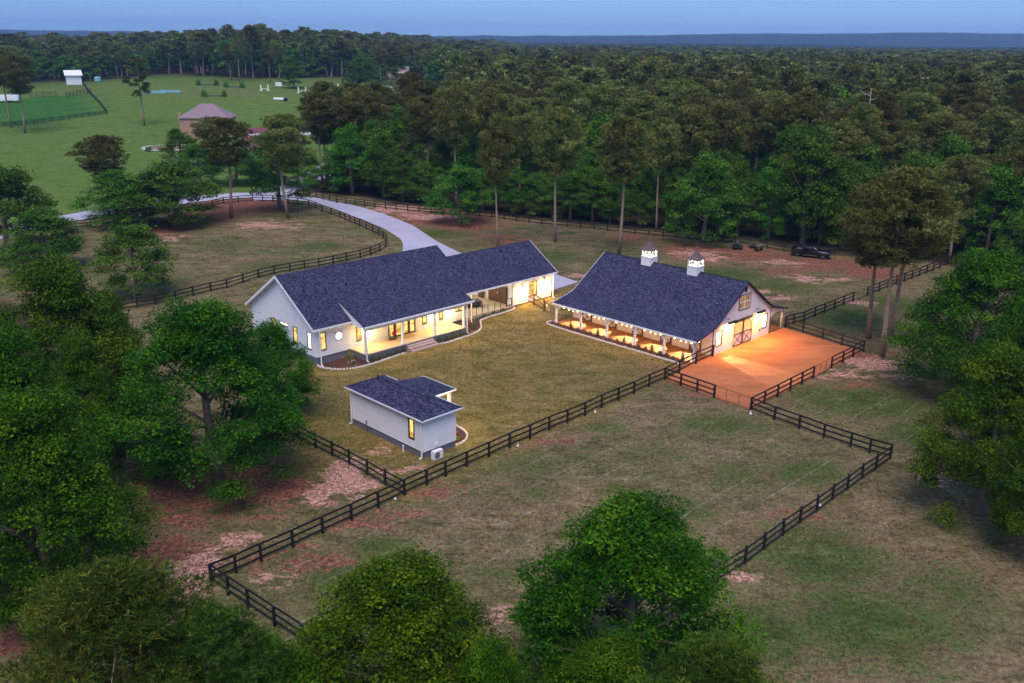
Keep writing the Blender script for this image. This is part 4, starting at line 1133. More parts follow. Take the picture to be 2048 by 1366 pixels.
def oak_crown(seed, H=10.0, R=4.0, puffs=70, leaves=600, size=.2, m='oak', low=.22, tight=1.0):
    """broad crown: boughs in tiers, each carrying flattish sprays of leaves; returns mesh and bough tips"""
    rng = np.random.default_rng(seed)
    C = []; N_ = []; S_ = []; T = []; tips = []
    lob = sph(rng, 7); lobk = rng.uniform(.75, 1.25, 7)
    for i in range(puffs):
        d = sph(rng, 1)[0]
        if d[2] < -.75: d[2] *= -1
        rad = rng.uniform(.25, 1.0) ** .45
        k = 1 + (.45 if tight == 1 else .50) * (np.max((lob @ d) * lobk) - .75) + rng.uniform(-.08, .08)
        zc = H * (low + 1) / 2
        half = H * (1 - low) / 2
        zz = d[2]
        wide = (1.0 if zz < -.1 else (1 - .42 * (zz + .1)))
        p = np.array([d[0] * R * wide * rad * k, d[1] * R * wide * rad * k, zc - half * .12 + half * zz * rad * min(k, 1.08)])
        pr = R * rng.uniform(.15, .30) * tight
        tips.append(p)
        n = int(leaves * rng.uniform(.7, 1.3) * (pr / (R * .22)) ** 2)
        dd = sph(rng, n)
        rr = rng.uniform(.15, 1, n) ** .5
        q = p + dd * np.array([pr, pr, pr * .5]) * rr[:, None] * (1 + .35 * np.sin(dd[:, :1] * 5 + i) * np.cos(dd[:, 1:2] * 4 - i))
        q[:, 2] -= .25 * (dd[:, 0] ** 2 + dd[:, 1] ** 2) * rr * pr
        C.append(q); N_.append(dd * .5 + np.array([0, 0, 1.0]) + rng.normal(size=(n, 3)) * .55)
        S_.append(size * rng.uniform(.6, 1.35, n))
        T.append(np.clip(rng.normal(.45, .2, n) + rng.uniform(-.28, .28), 0, 1))
    C = np.concatenate(C); N_ = np.concatenate(N_); S_ = np.concatenate(S_); T = np.concatenate(T)
    return foliage_mesh('crown', C, N_, S_, .55, T, M[m], rng), tips

def pine_crown(seed, H=20.0, R=3.6, puffs=55, tufts=110, size=.45, low=.52, m='needle', aspect=.13, sparse=False):
    rng = np.random.default_rng(seed)
    C = []; N_ = []; S_ = []; T = []; tips = []
    for i in range(puffs):
        h = low + (1 - low) * (i + rng.uniform(0, 1)) / puffs
        t = (h - low) / (1 - low)
        prof = (math.sin(min(1, t * 1.5 + .18) * math.pi / 2)) * (1 - t ** 3.2) ** .6
        a = i * 2.4 + rng.uniform(-.7, .7)
        reach = R * prof * rng.uniform(.25, 1.05)
        p = np.array([math.cos(a) * reach, math.sin(a) * reach, H * h - rng.uniform(0, .5) - .0])
        p[2] = min(p[2], H * .97)
        tips.append(p)
        pr = R * rng.uniform(.17, .31) * (.8 if sparse else 1)
        n = int(tufts * rng.uniform(.7, 1.3))
        dd = sph(rng, n); rr = rng.uniform(.2, 1, n) ** .5
        q = p + dd * np.array([pr, pr, pr * .55]) * rr[:, None]
        # every tuft is a little fan of needles
        kf = 5
        qc = np.repeat(q, kf, 0)
        ax = np.repeat(dd * .6 + np.array([0, 0, .9]), kf, 0) + rng.normal(size=(n * kf, 3)) * .75
        ax /= np.linalg.norm(ax, axis=1, keepdims=True)
        sz_ = np.repeat(size * rng.uniform(.7, 1.2, n), kf)
        # needles point along ax: centre shifted outwards, normal at right angles
        r_ = rng.normal(size=ax.shape); nn = np.cross(ax, r_); nn /= np.linalg.norm(nn, axis=1, keepdims=True)
        C.append(qc + ax * sz_[:, None] * .45); N_.append((nn, ax)); S_.append(sz_)
        tt = np.repeat(np.clip(rng.normal(.42, .18, n) + rng.uniform(-.22, .22), 0, 1), kf); T.append(tt)
    C = np.concatenate(C); nn = np.concatenate([a for a, b in N_]); ax = np.concatenate([b for a, b in N_])
    S_ = np.concatenate(S_); T = np.concatenate(T)
    b = np.cross(nn, ax); L = S_[:, None] * .5; Wd = L * aspect
    verts = np.stack([C - ax * L, C + b * Wd, C + ax * L, C - b * Wd], 1).reshape(-1, 3)
    me = bpy.data.meshes.new('crown'); fast_mesh(me, verts, np.arange(len(verts)).reshape(-1, 4))
    at = me.attributes.new('tone', 'FLOAT', 'POINT'); at.data.foreach_set('value', np.repeat(T, 4).astype(np.float32))
    me.materials.append(M[m])
    return me, tips

def spruce_crown(seed, H=12.0, R=3.0, m='spruce', n=9000, size=.35):
    rng = np.random.default_rng(seed)
    t = rng.uniform(0, 1, n) ** .7
    z = H * (.05 + .95 * (1 - t)); a = rng.uniform(0, 6.283, n)
    tier = .75 + .25 * np.abs(np.sin(z * 3.0))
    r = R * t * tier * rng.uniform(.4, 1, n) ** .4 * (1 + .15 * np.sin(a * 5 + z))
    c = np.stack([r * np.cos(a), r * np.sin(a), z - .2 * r], 1)
    nn = np.stack([np.cos(a) * .4, np.sin(a) * .4, np.ones(n)], 1) + rng.normal(size=(n, 3)) * .4
    return foliage_mesh('crown', c, nn, size * rng.uniform(.6, 1.3, n), .45, rng.uniform(0, 1, n), M[m], rng)

def trunk_mesh(seed, H, r, tips, top=.9, m='bark', seg=8, limbs=10):
    rng = random.Random(seed)
    mb = MB()
    n = 7; pts = []; rad = []
    wx, wy = rng.uniform(-.03, .03), rng.uniform(-.03, .03)
    for i in range(n):
        t = i / (n - 1) * top
        pts.append((wx * H * math.sin(t * 3), wy * H * math.sin(t * 2.4), H * t - (.3 if i == 0 else 0))); rad.append(r * (1.25 if i == 0 else 1) * (1 - .82 * t))
    mb.tube(pts, rad, seg)
    tt = list(tips); rng.shuffle(tt)
    for p in tt[:limbs]:
        z0 = max(p[2] * .62, H * .12) if m != 'pinebark' else p[2] - .35
        z0 = min(z0, H * top * .95)
        k = z0 / H / top * (n - 1); i = min(int(k), n - 2); f = k - i
        b = [pts[i][j] * (1 - f) + pts[i + 1][j] * f for j in range(3)]
        mid = [(b[j] + p[j]) / 2 + rng.uniform(-.15, .15) for j in range(3)]
        rr = r * (.34 if m != 'pinebark' else .22)
        mb.tube([b, mid, tuple(p)], [rr, rr * .6, rr * .2], 5)
    me = mb.mesh('trunk'); me.materials.append(M[m])
    me.polygons.foreach_set('use_smooth', [True] * len(me.polygons))
    return me

OAK_H, OAK_R, PINE_H, PINE_R = 10.0, 4.0, 20.0, 3.6
PROTO = {'oak_near': [], 'oak_mid': [], 'oak_far': [], 'pine_near': [], 'pine_mid': [], 'pine_far': [], 'pine_thin': []}
def add_oak(key, seed, **kw):
    low = kw.get('low', .22)
    me, tips = oak_crown(seed, OAK_H, OAK_R, **kw); PROTO[key].append((me, trunk_mesh(seed, OAK_H, .26, tips, .82, 'bark', 8 if 'near' in key else 6, 14 if 'near' in key else 7)))
def add_pine(key, seed, **kw):
    me, tips = pine_crown(seed, PINE_H, PINE_R, **kw); PROTO[key].append((me, trunk_mesh(seed, PINE_H, .20, tips, .97, 'pinebark', 8 if 'far' not in key else 5, 22 if 'far' not in key else 6)))
for s in range(3): add_oak('oak_near', 100 + s, puffs=200, leaves=430, size=.14, low=.0, tight=.9)
for s in range(4): add_oak('oak_mid', 200 + s, puffs=120, leaves=150, size=.235, m='wood', low=.03)
for s in range(4): add_oak('oak_far', 300 + s, puffs=46, leaves=60, size=.58, m='wood', low=.10)
for s in range(2): add_pine('pine_near', 400 + s, puffs=190, tufts=80, size=.33, low=.36, aspect=.12, m='needlegreen')
for s in range(4): add_pine('pine_mid', 500 + s, puffs=90, tufts=44, size=.46, low=.50 + .03 * s, aspect=.2)
for s in range(4): add_pine('pine_far', 600 + s, puffs=44, tufts=11, size=.95, low=.50 + .04 * s, aspect=.3)
for s in range(2): add_pine('pine_thin', 700 + s, puffs=22, tufts=60, size=.6, low=.45, aspect=.18, sparse=True)
MAT_BARK = {}

def plant(kind, x, y, h, w, label, name=None, cat=None, group=None, var=None, single=False):
    key, arr = kind, PROTO[kind]
    me, tr = arr[rnd.randrange(len(arr)) if var is None else var % len(arr)]
    pine = kind.startswith('pine')
    H0, R0 = (PINE_H, PINE_R) if pine else (OAK_H, OAK_R)
    name = name or ('pine_tree' if pine else 'leafy_tree')
    t = thing(name, label, cat or ('pine tree' if pine else 'tree'), (x, y, gz(x, y)), rnd.uniform(0, 6.28), group)
    s = w / 2 / R0
    t.scale = (s, s, h / H0)
    c = bpy.data.objects.new('crown', me); COL.objects.link(c); c.parent = t
    k = bpy.data.objects.new('trunk', tr); COL.objects.link(k); k.parent = t
    return t

placed = []
ORD = ['first', 'second', 'third', 'fourth', 'fifth', 'sixth', 'seventh', 'eighth', 'ninth', 'tenth', 'eleventh', 'twelfth', 'thirteenth', 'fourteenth', 'fifteenth', 'sixteenth', 'seventeenth', 'eighteenth']
def at_base(kind, base, ytop, wpx, label, **kw):
    p = g(*base); h = height_to(p, ytop); w = width_at(p, wpx, p[2] + h * .7)
    placed.append((p[0], p[1], w / 2)); return plant(kind, p[0], p[1], h, w, label, **kw)
def at_top(kind, cx, ytop, h, wpx, label, **kw):
    d = ray(cx, ytop); t = (h - CAM_H) / d[2]; x, y = d[0] * t, d[1] * t
    w = wpx * math.sqrt(x * x + y * y + (CAM_H - h * .7) ** 2) / FPX
    placed.append((x, y, w / 2)); return plant(kind, x, y, h, w, label, **kw)

# foreground and paddock trees
at_top('oak_near', 1270, 975, 12.0, 450, 'large bright green oak rising at the bottom of the front paddock', var=0)
at_top('oak_near', 800, 1105, 11.0, 420, 'green oak at the bottom edge, left of the large paddock oak', var=1)
at_top('oak_near', 560, 1275, 8.5, 300, 'small green oak at the bottom edge below the fence corner', var=2)
at_top('oak_near', 1200, 1262, 7.5, 300, 'low bushy oak under the left side of the large paddock oak', var=2)
at_top('oak_near', 985, 1275, 8.0, 200, 'low green tree between the two bottom-edge oaks', var=0)
at_top('pine_near', 215, 1165, 13.0, 400, 'broad dark pine top at the bottom left corner', var=0)
at_top('pine_near', 420, 1235, 11.0, 260, 'pine top at the bottom edge beside the fence corner', var=1)
at_top('pine_near', 1455, 1285, 12.5, 330, 'olive pine top at the bottom edge right of the large oak', var=1)
at_top('oak_near', 35, 775, 15.0, 330, 'massive dark green oak at the left edge below the long house', var=1)
at_top('oak_near', 85, 505, 17.0, 290, 'tall green oak at the left edge level with the house gable', var=2)
at_top('oak_near', 200, 575, 13.0, 130, 'green oak between the left edge oaks and the pasture fence', var=0)
at_top('oak_near', -20, 640, 17.0, 260, 'dark oak cut off by the left edge of the picture', var=0)
at_base('oak_near', (443, 975), 590, 350, 'big spreading oak in front of the house gable, pinkish ground at its foot', var=0)
at_base('oak_near', (560, 838), 645, 150, 'smaller oak half hiding the base of the white house gable', var=2)
at_top('oak_near', 135, 655, 13.0, 160, 'dark green oak wedged between the left edge oaks', var=2)
at_base('oak_near', (2045, 830), 530, 200, 'oak behind the one with the visible trunk at right', var=1)
for i, (a_, b_, c_) in enumerate(((752, 173, 140), (806, 177, 146))): at_base('oak_mid', (a_, b_), c_, 30, f'small leafy tree before the far lit house, {ORD[i]} from the left', group='trees before the far lit house', var=i)
at_base('oak_mid', (12, 535), 340, 185, 'rounded dark tree at the left edge by the lane', var=1)
at_base('oak_mid', (95, 560), 435, 150, 'small leafy tree beside the lane fence at far left', var=2)
at_base('oak_mid', (275, 606), 452, 150, 'young leafy tree with bare stem in the left pasture by the fence', var=0)
at_base('oak_mid', (235, 470), 350, 140, 'leafy tree at the left of the pasture grove', var=3)
at_base('oak_mid', (348, 467), 325, 170, 'tallest leafy tree of the pasture grove', var=0)
at_base('oak_mid', (290, 468), 370, 150, 'dense leafy tree in the middle of the pasture grove', var=1)
at_base('pine_mid', (215, 455), 288, 100, 'dark pine behind the left end of the pasture grove', var=1)
at_base('pine_mid', (457, 448), 250, 120, 'pine with thin pale trunk inside the curved pasture fence', var=2)
at_base('oak_mid', (553, 430), 262, 120, 'dark leafy tree behind the tall bare trunk near the driveway', var=2)
at_base('pine_mid', (572, 447), 240, 115, 'tall pine with long bare trunk just inside the curved driveway fence', var=0)
at_base('pine_mid', (430, 345), 248, 90, 'olive tree in front of the brick house', var=3)
at_base('oak_mid', (355, 345), 268, 70, 'low green tree at the left corner of the brick house', var=3)
at_base('oak_mid', (465, 380), 300, 110, 'leafy tree between the brick house and the lane', var=1)
at_base('oak_mid', (395, 385), 300, 100, 'leafy tree below the brick house, beside the stone circle', var=2)
at_base('oak_mid', (556, 335), 262, 80, 'dark leafy tree beside the purple sports court', var=3)
at_base('oak_mid', (590, 385), 290, 90, 'leafy tree where the lane meets the woods', var=0)
# right side
at_base('pine_mid', (1737, 662), 345, 165, 'left pine of the group of three beside the clay yard', var=0)
at_base('pine_mid', (1765, 697), 318, 190, 'nearest pine of the group of three beside the clay yard', var=1)
at_base('pine_mid', (1779, 664), 340, 190, 'right pine of the group of three beside the clay yard', var=2)
at_base('oak_near', (1930, 765), 465, 245, 'big rounded oak on the right above the paddock corner', var=1)
at_base('oak_near', (1972, 1010), 645, 235, 'oak with visible trunk standing right of the paddock corner', var=2)
at_base('oak_near', (2065, 930), 560, 260, 'oak cut off by the right edge of the picture', var=0)
at_base('oak_near', (2075, 1100), 760, 180, 'low oak limb cut by the right edge, nearest the camera', var=1)
# pines and leafy trees before the woods
at_base('pine_mid', (992, 492), 235, 85, 'pale olive pine with straight bare trunk behind the long house', var=0)
at_base('pine_mid', (1106, 482), 212, 112, 'brownish pine with bare trunk between house and barn', var=1)
at_base('pine_mid', (1234, 503), 230, 132, 'thick-trunked pine directly behind the barn roof', var=2)
at_base('pine_mid', (1308, 457), 232, 84, 'slim pine behind the left barn cupola', var=3)
at_base('oak_mid', (1400, 478), 290, 155, 'bright green tree reaching over the back fence behind the cupolas', var=1)
at_base('oak_mid', (916, 450), 322, 120, 'leafy tree in the reddish soil beside the driveway', var=0)
at_base('oak_mid', (1600, 480), 232, 165, 'tall bright green tree at the wood edge above the black pickup', var=2)
at_base('oak_mid', (1680, 486), 300, 120, 'leafy tree at the wood edge right of the black pickup', var=3)
for i, (bx_, yt, wp) in enumerate([(655, 330, 95), (700, 250, 110), (762, 265, 110), (800, 300, 90), (850, 320, 100), (960, 335, 90), (1020, 330, 90), (1060, 340, 90), (1135, 325, 100), (1180, 330, 90), (1215, 345, 80), (1275, 330, 90), (1345, 320, 80), (1470, 310, 100), (1530, 320, 100), (1635, 300, 100), (1740, 330, 110), (1830, 380, 90)]):
    yb = np.interp(bx_, [640, 900, 1250, 1530, 1830], [388, 418, 447, 467, 498])
    at_base('oak_mid', (bx_, yb), yt, wp, f'green tree in the front row of the woods, {ORD[i]} from the driveway', group='front row of the woods', var=i)
for i, (bx_, yb, yt, wp) in enumerate([(1880, 462, 300, 80), (1920, 475, 300, 80), (1952, 462, 290, 80), (1992, 470, 285, 90), (2010, 492, 280, 90), (2042, 472, 290, 90)]):
    at_base('pine_mid', (bx_, yb), yt, wp, f'tall bare-trunked pine in the dark wood edge at far right, {ORD[i]} listed from the left' .replace(' listed', ''), group='pines at the right wood edge', var=i)
# left meadow
at_base('pine_thin', (280, 267), 128, 62, 'lone thin pine on the open green meadow', var=0)
at_base('pine_mid', (42, 287), 130, 70, 'pine at the left edge before the fenced green field', var=1)
at_base('pine_mid', (14, 277), 118, 70, 'pine cut by the left edge before the fenced green field', var=2)
at_base('oak_mid', (578, 186), 117, 54, 'rounded green tree standing alone at the top of the meadow', var=1)
at_base('oak_mid', (697, 183), 125, 50, 'lighter green tree of the pair near the far lane', var=2)
at_base('oak_mid', (722, 184), 122, 56, 'darker green tree of the pair near the far lane', var=3)
for i, (bx_, yb, yt, wp) in enumerate([(386, 166, 98, 34), (415, 164, 100, 34), (452, 172, 100, 36), (468, 175, 92, 30), (480, 168, 90, 34), (530, 176, 96, 30), (549, 178, 92, 32), (752, 176, 100, 34), (773, 175, 95, 36), (792, 177, 96, 34), (835, 181, 105, 34), (844, 185, 108, 30), (860, 170, 95, 36)]):
    at_base('pine_mid', (bx_, yb), yt, wp, f'bare-trunked pine at the far edge of the meadow, {ORD[i]} from the left', group='pines along the far meadow edge', var=i)
for i, (cx, yt, h, lab) in enumerate(((1728, 170, 23.5, 'bare dead pine trunk rising above the woods at upper right'), )):
    d = ray(cx, yt); t = (h - CAM_H) / d[2]; x, y = d[0] * t, d[1] * t
    sn = thing('dead_pine', lab, 'dead tree', (x, y, gz(x, y)), rnd.uniform(0, 6))
    r2 = random.Random(i + 4); mb = MB().tube([(0, 0, -.3), (.2, 0, h * .4), (.1, .3, h * .8), (.3, .2, h)], [.18, .15, .10, .04], 8)
    obj('trunk', mb, M['snag'], sn, True)
    for k in range(7):
        z = h * r2.uniform(.68, .97); a = r2.uniform(0, 6.28); L_ = r2.uniform(.8, 2.6)
        obj('limb', MB().tube([(.15, .2, z), (.15 + math.cos(a) * L_ * .6, .2 + math.sin(a) * L_ * .6, z + .3), (.15 + math.cos(a) * L_, .2 + math.sin(a) * L_, z + .9)], [.07, .045, .015], 5), M['snag'], sn)
    placed.append((x, y, 2.0))
p = g(605, 275); sc_h = height_to(p, 207); sp_ = thing('spruce_tree', 'blue-green cone-shaped spruce beside the orange shed', 'spruce', p)
obj('crown', spruce_crown(5, sc_h, width_at(p, 32) / 2, n=16000), None, sp_); obj('trunk', MB().tube([(0, 0, 0), (0, 0, sc_h * .5)], [.25, .1], 6), M['bark'], sp_)
placed.append((p[0], p[1], 3))

# ------------------------------------------------------------------ the woods
def frustum_ok(x, y, margin=700):
    px, py = pix(x, y, float(terrain(x, y)) + 12)
    return -margin < px < 2048 + margin
def seen(x, y):
    return frustum_ok(x, y, 60)
def scatter(poly, dmax, seed):
    rng = random.Random(seed); out = []
    ys = [p[1] for p in poly]; y = max(min(ys), 100)
    while y < min(max(ys), dmax):
        sp = 8.4 + max(0, y - 150) * .0085
        xw = y * .95 + 30
        x = -xw
        while x < xw:
            X = x + rng.uniform(-.42, .42) * sp; Y = y + rng.uniform(-.42, .42) * sp
            out.append((X, Y, sp)); x += sp
        y += sp * .92
    a = np.array(out); k = in_poly(a[:, 0], a[:, 1], poly)
    return [tuple(r) for r in a[k] if frustum_ok(r[0], r[1])]
cand = scatter(MAIN_WOODS, 1900, 3) + scatter(HILL_WOODS, 1900, 4)
keep = []
P_ = np.array(placed)
for (x, y, sp) in cand:
    if np.min((P_[:, 0] - x) ** 2 + (P_[:, 1] - y) ** 2 - (P_[:, 2] * .75) ** 2) < 0: continue
    keep.append((x, y, sp))
keep.sort(key=lambda r: r[0] ** 2 + r[1] ** 2)
cnt = {'pine': 0, 'oak': 0}; far_pts = {'pine': [], 'oak': []}
nz = lambda x, y: math.sin(x * .021 + 2) * math.cos(y * .017 + 1) + .6 * math.sin(x * .05 + y * .043)
for (x, y, sp) in keep:
    d = math.hypot(x, y)
    pf = .55 + .22 * nz(x, y)
    if d < 175 and x > 15: pf -= .15
    if y > 400 and x < -50: pf = .34
    k = 'pine' if rnd.random() < pf else 'oak'
    h = rnd.uniform(16, 23.5) if k == 'pine' else rnd.uniform(11, 19)
    if d > 260: h += 2.0
    if y > 430 and x < -60: h += 3.5 * math.sin(x * .035 + 1) + rnd.uniform(-2, 2) - 5 * max(0, min(1, (-x / y - .32) * 8))
    w = (sp * 1.25 if k == 'pine' else sp * 1.38) * rnd.uniform(.75, 1.2)
    if cnt[k] < (250 if k == 'pine' else 235) and seen(x, y):
        cnt[k] += 1
        lod = 'mid' if d < 260 else 'far'
        px_ = pix(x, y, 0)[0]
        where = next((t_ for lim, t_ in ((420, 'beyond the left end of the meadow'), (700, 'above the driveway bend'), (900, 'behind the left part of the long roof'), (1080, 'behind the right part of the long roof'), (1230, 'between house and barn'), (1400, 'behind the cupolas'), (1560, 'behind mower and quad bike'), (1720, 'behind the pickup'), (1900, 'above the three yard pines')) if px_ < lim), 'toward the right edge')
        depth = 'near the back fence' if d < 185 else 'a little inside the woods' if d < 225 else 'well inside the woods' if d < 290 else 'deep in the woods'
        if y > 430 and x < -60: depth = 'in the far treeline'
        tall = h > (22 if d > 260 else 20) if k == 'pine' else h > 16
        lab = ('tall ' if tall else 'shorter ') + ('pine ' if k == 'pine' else 'leafy tree ') + depth + ', ' + where
        plant(f'{k}_{lod}', x, y, h, w, lab, group='woodland pines' if k == 'pine' else 'woodland leafy trees')
    else:
        far_pts[k].append((x, y, gz(x, y), rnd.uniform(0, 6.28), w / 2, h))

def instancer(name, rows, sources, H0, R0, label_m):
    """one object: geometry nodes put the tree meshes on its points"""
    hidden = bpy.data.collections.new(name + '_kinds')
    for i, (me, tr) in enumerate(sources):
        import bmesh
        bm = bmesh.new(); bm.from_mesh(me)
        base = bpy.data.meshes.new(name + '_kind')
        nv = len(me.vertices)
        # join crown and trunk
        va = np.empty(nv * 3, np.float32); me.vertices.foreach_get('co', va)
        bm.free()
        vb = np.empty(len(tr.vertices) * 3, np.float32); tr.vertices.foreach_get('co', vb)
        verts = [tuple(r) for r in va.reshape(-1, 3)] + [tuple(r) for r in vb.reshape(-1, 3)]
        faces = [tuple(p.vertices) for p in me.polygons] + [tuple(i_ + nv for i_ in p.vertices) for p in tr.polygons]
        base.from_pydata(verts, [], faces)
        ta = np.empty(nv, np.float32); me.attributes['tone'].data.foreach_get('value', ta)
        at = base.attributes.new('tone', 'FLOAT', 'POINT'); at.data.foreach_set('value', np.concatenate([ta, np.zeros(len(tr.vertices), np.float32)]))
        base.materials.append(me.materials[0]); base.materials.append(tr.materials[0])
        mi = np.zeros(len(faces), np.int32); mi[len(me.polygons):] = 1
        base.polygons.foreach_set('material_index', mi)
        ob = bpy.data.objects.new(name + '_kind', base); hidden.objects.link(ob)
    a = np.array(rows, np.float32)
    me = bpy.data.meshes.new(name); me.vertices.add(len(a)); me.vertices.foreach_set('co', np.ascontiguousarray(a[:, :3]).ravel())
    sc_ = np.stack([a[:, 4] / R0, a[:, 4] / R0, a[:, 5] / H0], 1).astype(np.float32)
    at = me.attributes.new('size', 'FLOAT_VECTOR', 'POINT'); at.data.foreach_set('vector', sc_.ravel())
    at = me.attributes.new('turn', 'FLOAT_VECTOR', 'POINT'); at.data.foreach_set('vector', np.stack([a[:, 3] * 0, a[:, 3] * 0, a[:, 3]], 1).astype(np.float32).ravel())
    at = me.attributes.new('pick', 'INT', 'POINT'); at.data.foreach_set('value', np.arange(len(a), dtype=np.int32) % len(sources))
    o = bpy.data.objects.new(name, me); COL.objects.link(o); tag(o, kind='stuff')
    ng = bpy.data.node_groups.new(name, 'GeometryNodeTree')
    ng.interface.new_socket('Geometry', in_out='INPUT', socket_type='NodeSocketGeometry')
    ng.interface.new_socket('Geometry', in_out='OUTPUT', socket_type='NodeSocketGeometry')
    N_, L_ = ng.nodes, ng.links
    gi = N_.new('NodeGroupInput'); go_ = N_.new('NodeGroupOutput')
    ip = N_.new('GeometryNodeInstanceOnPoints'); ci = N_.new('GeometryNodeCollectionInfo')
    ci.inputs[0].default_value = hidden; ci.inputs['Separate Children'].default_value = True; ci.inputs['Reset Children'].default_value = True
    def na(nm, ty):
        q = N_.new('GeometryNodeInputNamedAttribute'); q.data_type = ty; q.inputs[0].default_value = nm; return q.outputs[0]
    mp = N_.new('GeometryNodeMeshToPoints')
    L_.new(gi.outputs[0], mp.inputs['Mesh']); L_.new(mp.outputs[0], ip.inputs['Points'])
    L_.new(ci.outputs[0], ip.inputs['Instance']); ip.inputs['Pick Instance'].default_value = True
    L_.new(na('pick', 'INT'), ip.inputs['Instance Index']); L_.new(na('turn', 'FLOAT_VECTOR'), ip.inputs['Rotation']); L_.new(na('size', 'FLOAT_VECTOR'), ip.inputs['Scale'])
    L_.new(ip.outputs[0], go_.inputs[0])
    md = o.modifiers.new('trees', 'NODES'); md.node_group = ng
    return o
print('woods', cnt, len(far_pts['pine']), len(far_pts['oak']))
o = instancer('far_pine_wood', far_pts['pine'], PROTO['pine_far'], PINE_H, PINE_R, None); tag(o, 'dense mass of distant pines stretching to the horizon', 'wood')
o = instancer('far_leafy_wood', far_pts['oak'], PROTO['oak_far'], OAK_H, OAK_R, None); tag(o, 'dense mass of distant leafy trees stretching to the horizon', 'wood')

# ------------------------------------------------------------------ turf tufts
def tufts():
    rng = np.random.default_rng(31)
    n = 260000
    y = 34 + (150 - 34) * rng.uniform(0, 1, n) ** .8
    x = rng.uniform(-.62, .62, n) * y
    ok = ~in_poly(x, y, YARD) & ~in_poly(x, y, DRIVE)
    for B, a0, a1, b0, b1 in ((HS, -1, 36.5, -4.0, 13.5), (BN, -1.2, 20, -1.6, 18.6), (SH, -.6, 10, -.6, 6.6)):
        u, v = local(B, x, y); ok &= ~((u > a0) & (u < a1) & (v > b0) & (v < b1))
    clump = np.sin(x * .9 + np.sin(y * .7) * 2) * np.cos(y * .8 + np.sin(x * .6) * 2) + .6 * np.sin(x * 2.7 + y * 1.9)
    ok &= clump + rng.normal(0, .5, n) > -.1
    x, y, clump = x[ok], y[ok], clump[ok]; n = len(x)
    z = terrain(x, y) + .04 * np.sin(x * .21 + 1.3) * np.cos(y * .17) + .035
    c = np.stack([x, y, z], 1)
    ax = np.stack([rng.normal(0, .5, n), rng.normal(0, .5, n), np.full(n, .8)], 1); ax /= np.linalg.norm(ax, axis=1, keepdims=True)
    r = rng.normal(size=(n, 3)); nn = np.cross(ax, r); nn /= np.linalg.norm(nn, axis=1, keepdims=True); b = np.cross(nn, ax)
    L = rng.uniform(.05, .10, n)[:, None]; Wd = rng.uniform(.02, .045, n)[:, None]
    v = np.stack([c - ax * L * .4 - b * Wd, c - ax * L * .4 + b * Wd, c + ax * L + b * Wd * .3, c + ax * L - b * Wd * .3], 1).reshape(-1, 3)
    me = bpy.data.meshes.new('grass_tufts'); fast_mesh(me, v, np.arange(len(v)).reshape(-1, 4))
    at = me.attributes.new('tone', 'FLOAT', 'POINT'); at.data.foreach_set('value', np.repeat(np.clip(rng.normal(.45, .3, n), 0, 1), 4).astype(np.float32))
    me.materials.append(leaf_mat('dry_turf_blades', [(0.0, (0.050, 0.060, 0.016)), (0.5, (0.150, 0.125, 0.050)), (1.0, (0.36, 0.28, 0.15))], .2, .0))
    o = bpy.data.objects.new('grass_tufts', me); COL.objects.link(o); tag(o, 'short dry grass tufts over lawn and paddocks', 'grass', kind='stuff')
tufts()

# ------------------------------------------------------------------ far canopy and ridge
def canopy():
    xs = np.linspace(-1.25, 1.35, 520); ys = np.concatenate([np.geomspace(1750, 4200, 90), np.geomspace(4250, 7600, 110)])
    A, B = np.meshgrid(xs, ys)
    X = A * B * .62; Y = B
    rng = np.random.default_rng(9)
    base = 17 + 4 * S((Y - 1700) / 1500)
    ridge = 30 * S((Y - 4200) / 1400) + 60 * S((Y - 4400) / 2200) * S((X / Y + .02) / .55) + 5 * np.sin(X / 700) * S((Y - 4200) / 1000) - 34 * S((Y - 6900) / 700) * 0
    Z = base + ridge + rng.uniform(-4.0, 4.0, X.shape) + 5 * np.sin(X / 210 + Y / 300) * np.sin(X / 97)
    me = bpy.data.meshes.new('hills')
    ny_, nx_ = X.shape; idx = np.arange(ny_ * nx_).reshape(ny_, nx_)
    fast_mesh(me, np.stack([X, Y, Z], -1).reshape(-1, 3), np.stack([idx[:-1, :-1], idx[:-1, 1:], idx[1:, 1:], idx[1:, :-1]], -1).reshape(-1, 4))
    m, n, l, b = mat('distant_forest_cover')
    v = coords(n, l)
    f = noise(n, l, v, .02, 6, .7)
    l.new(ramp(n, l, f, [(.3, (.010, .018, .012)), (.7, (.035, .048, .03))]), b.inputs['Base Color']); b.inputs['Roughness'].default_value = 1
    b.inputs['Specular IOR Level'].default_value = 0
    me.materials.append(m)
    o = bpy.data.objects.new('hills', me); COL.objects.link(o); tag(o, kind='structure')
canopy()

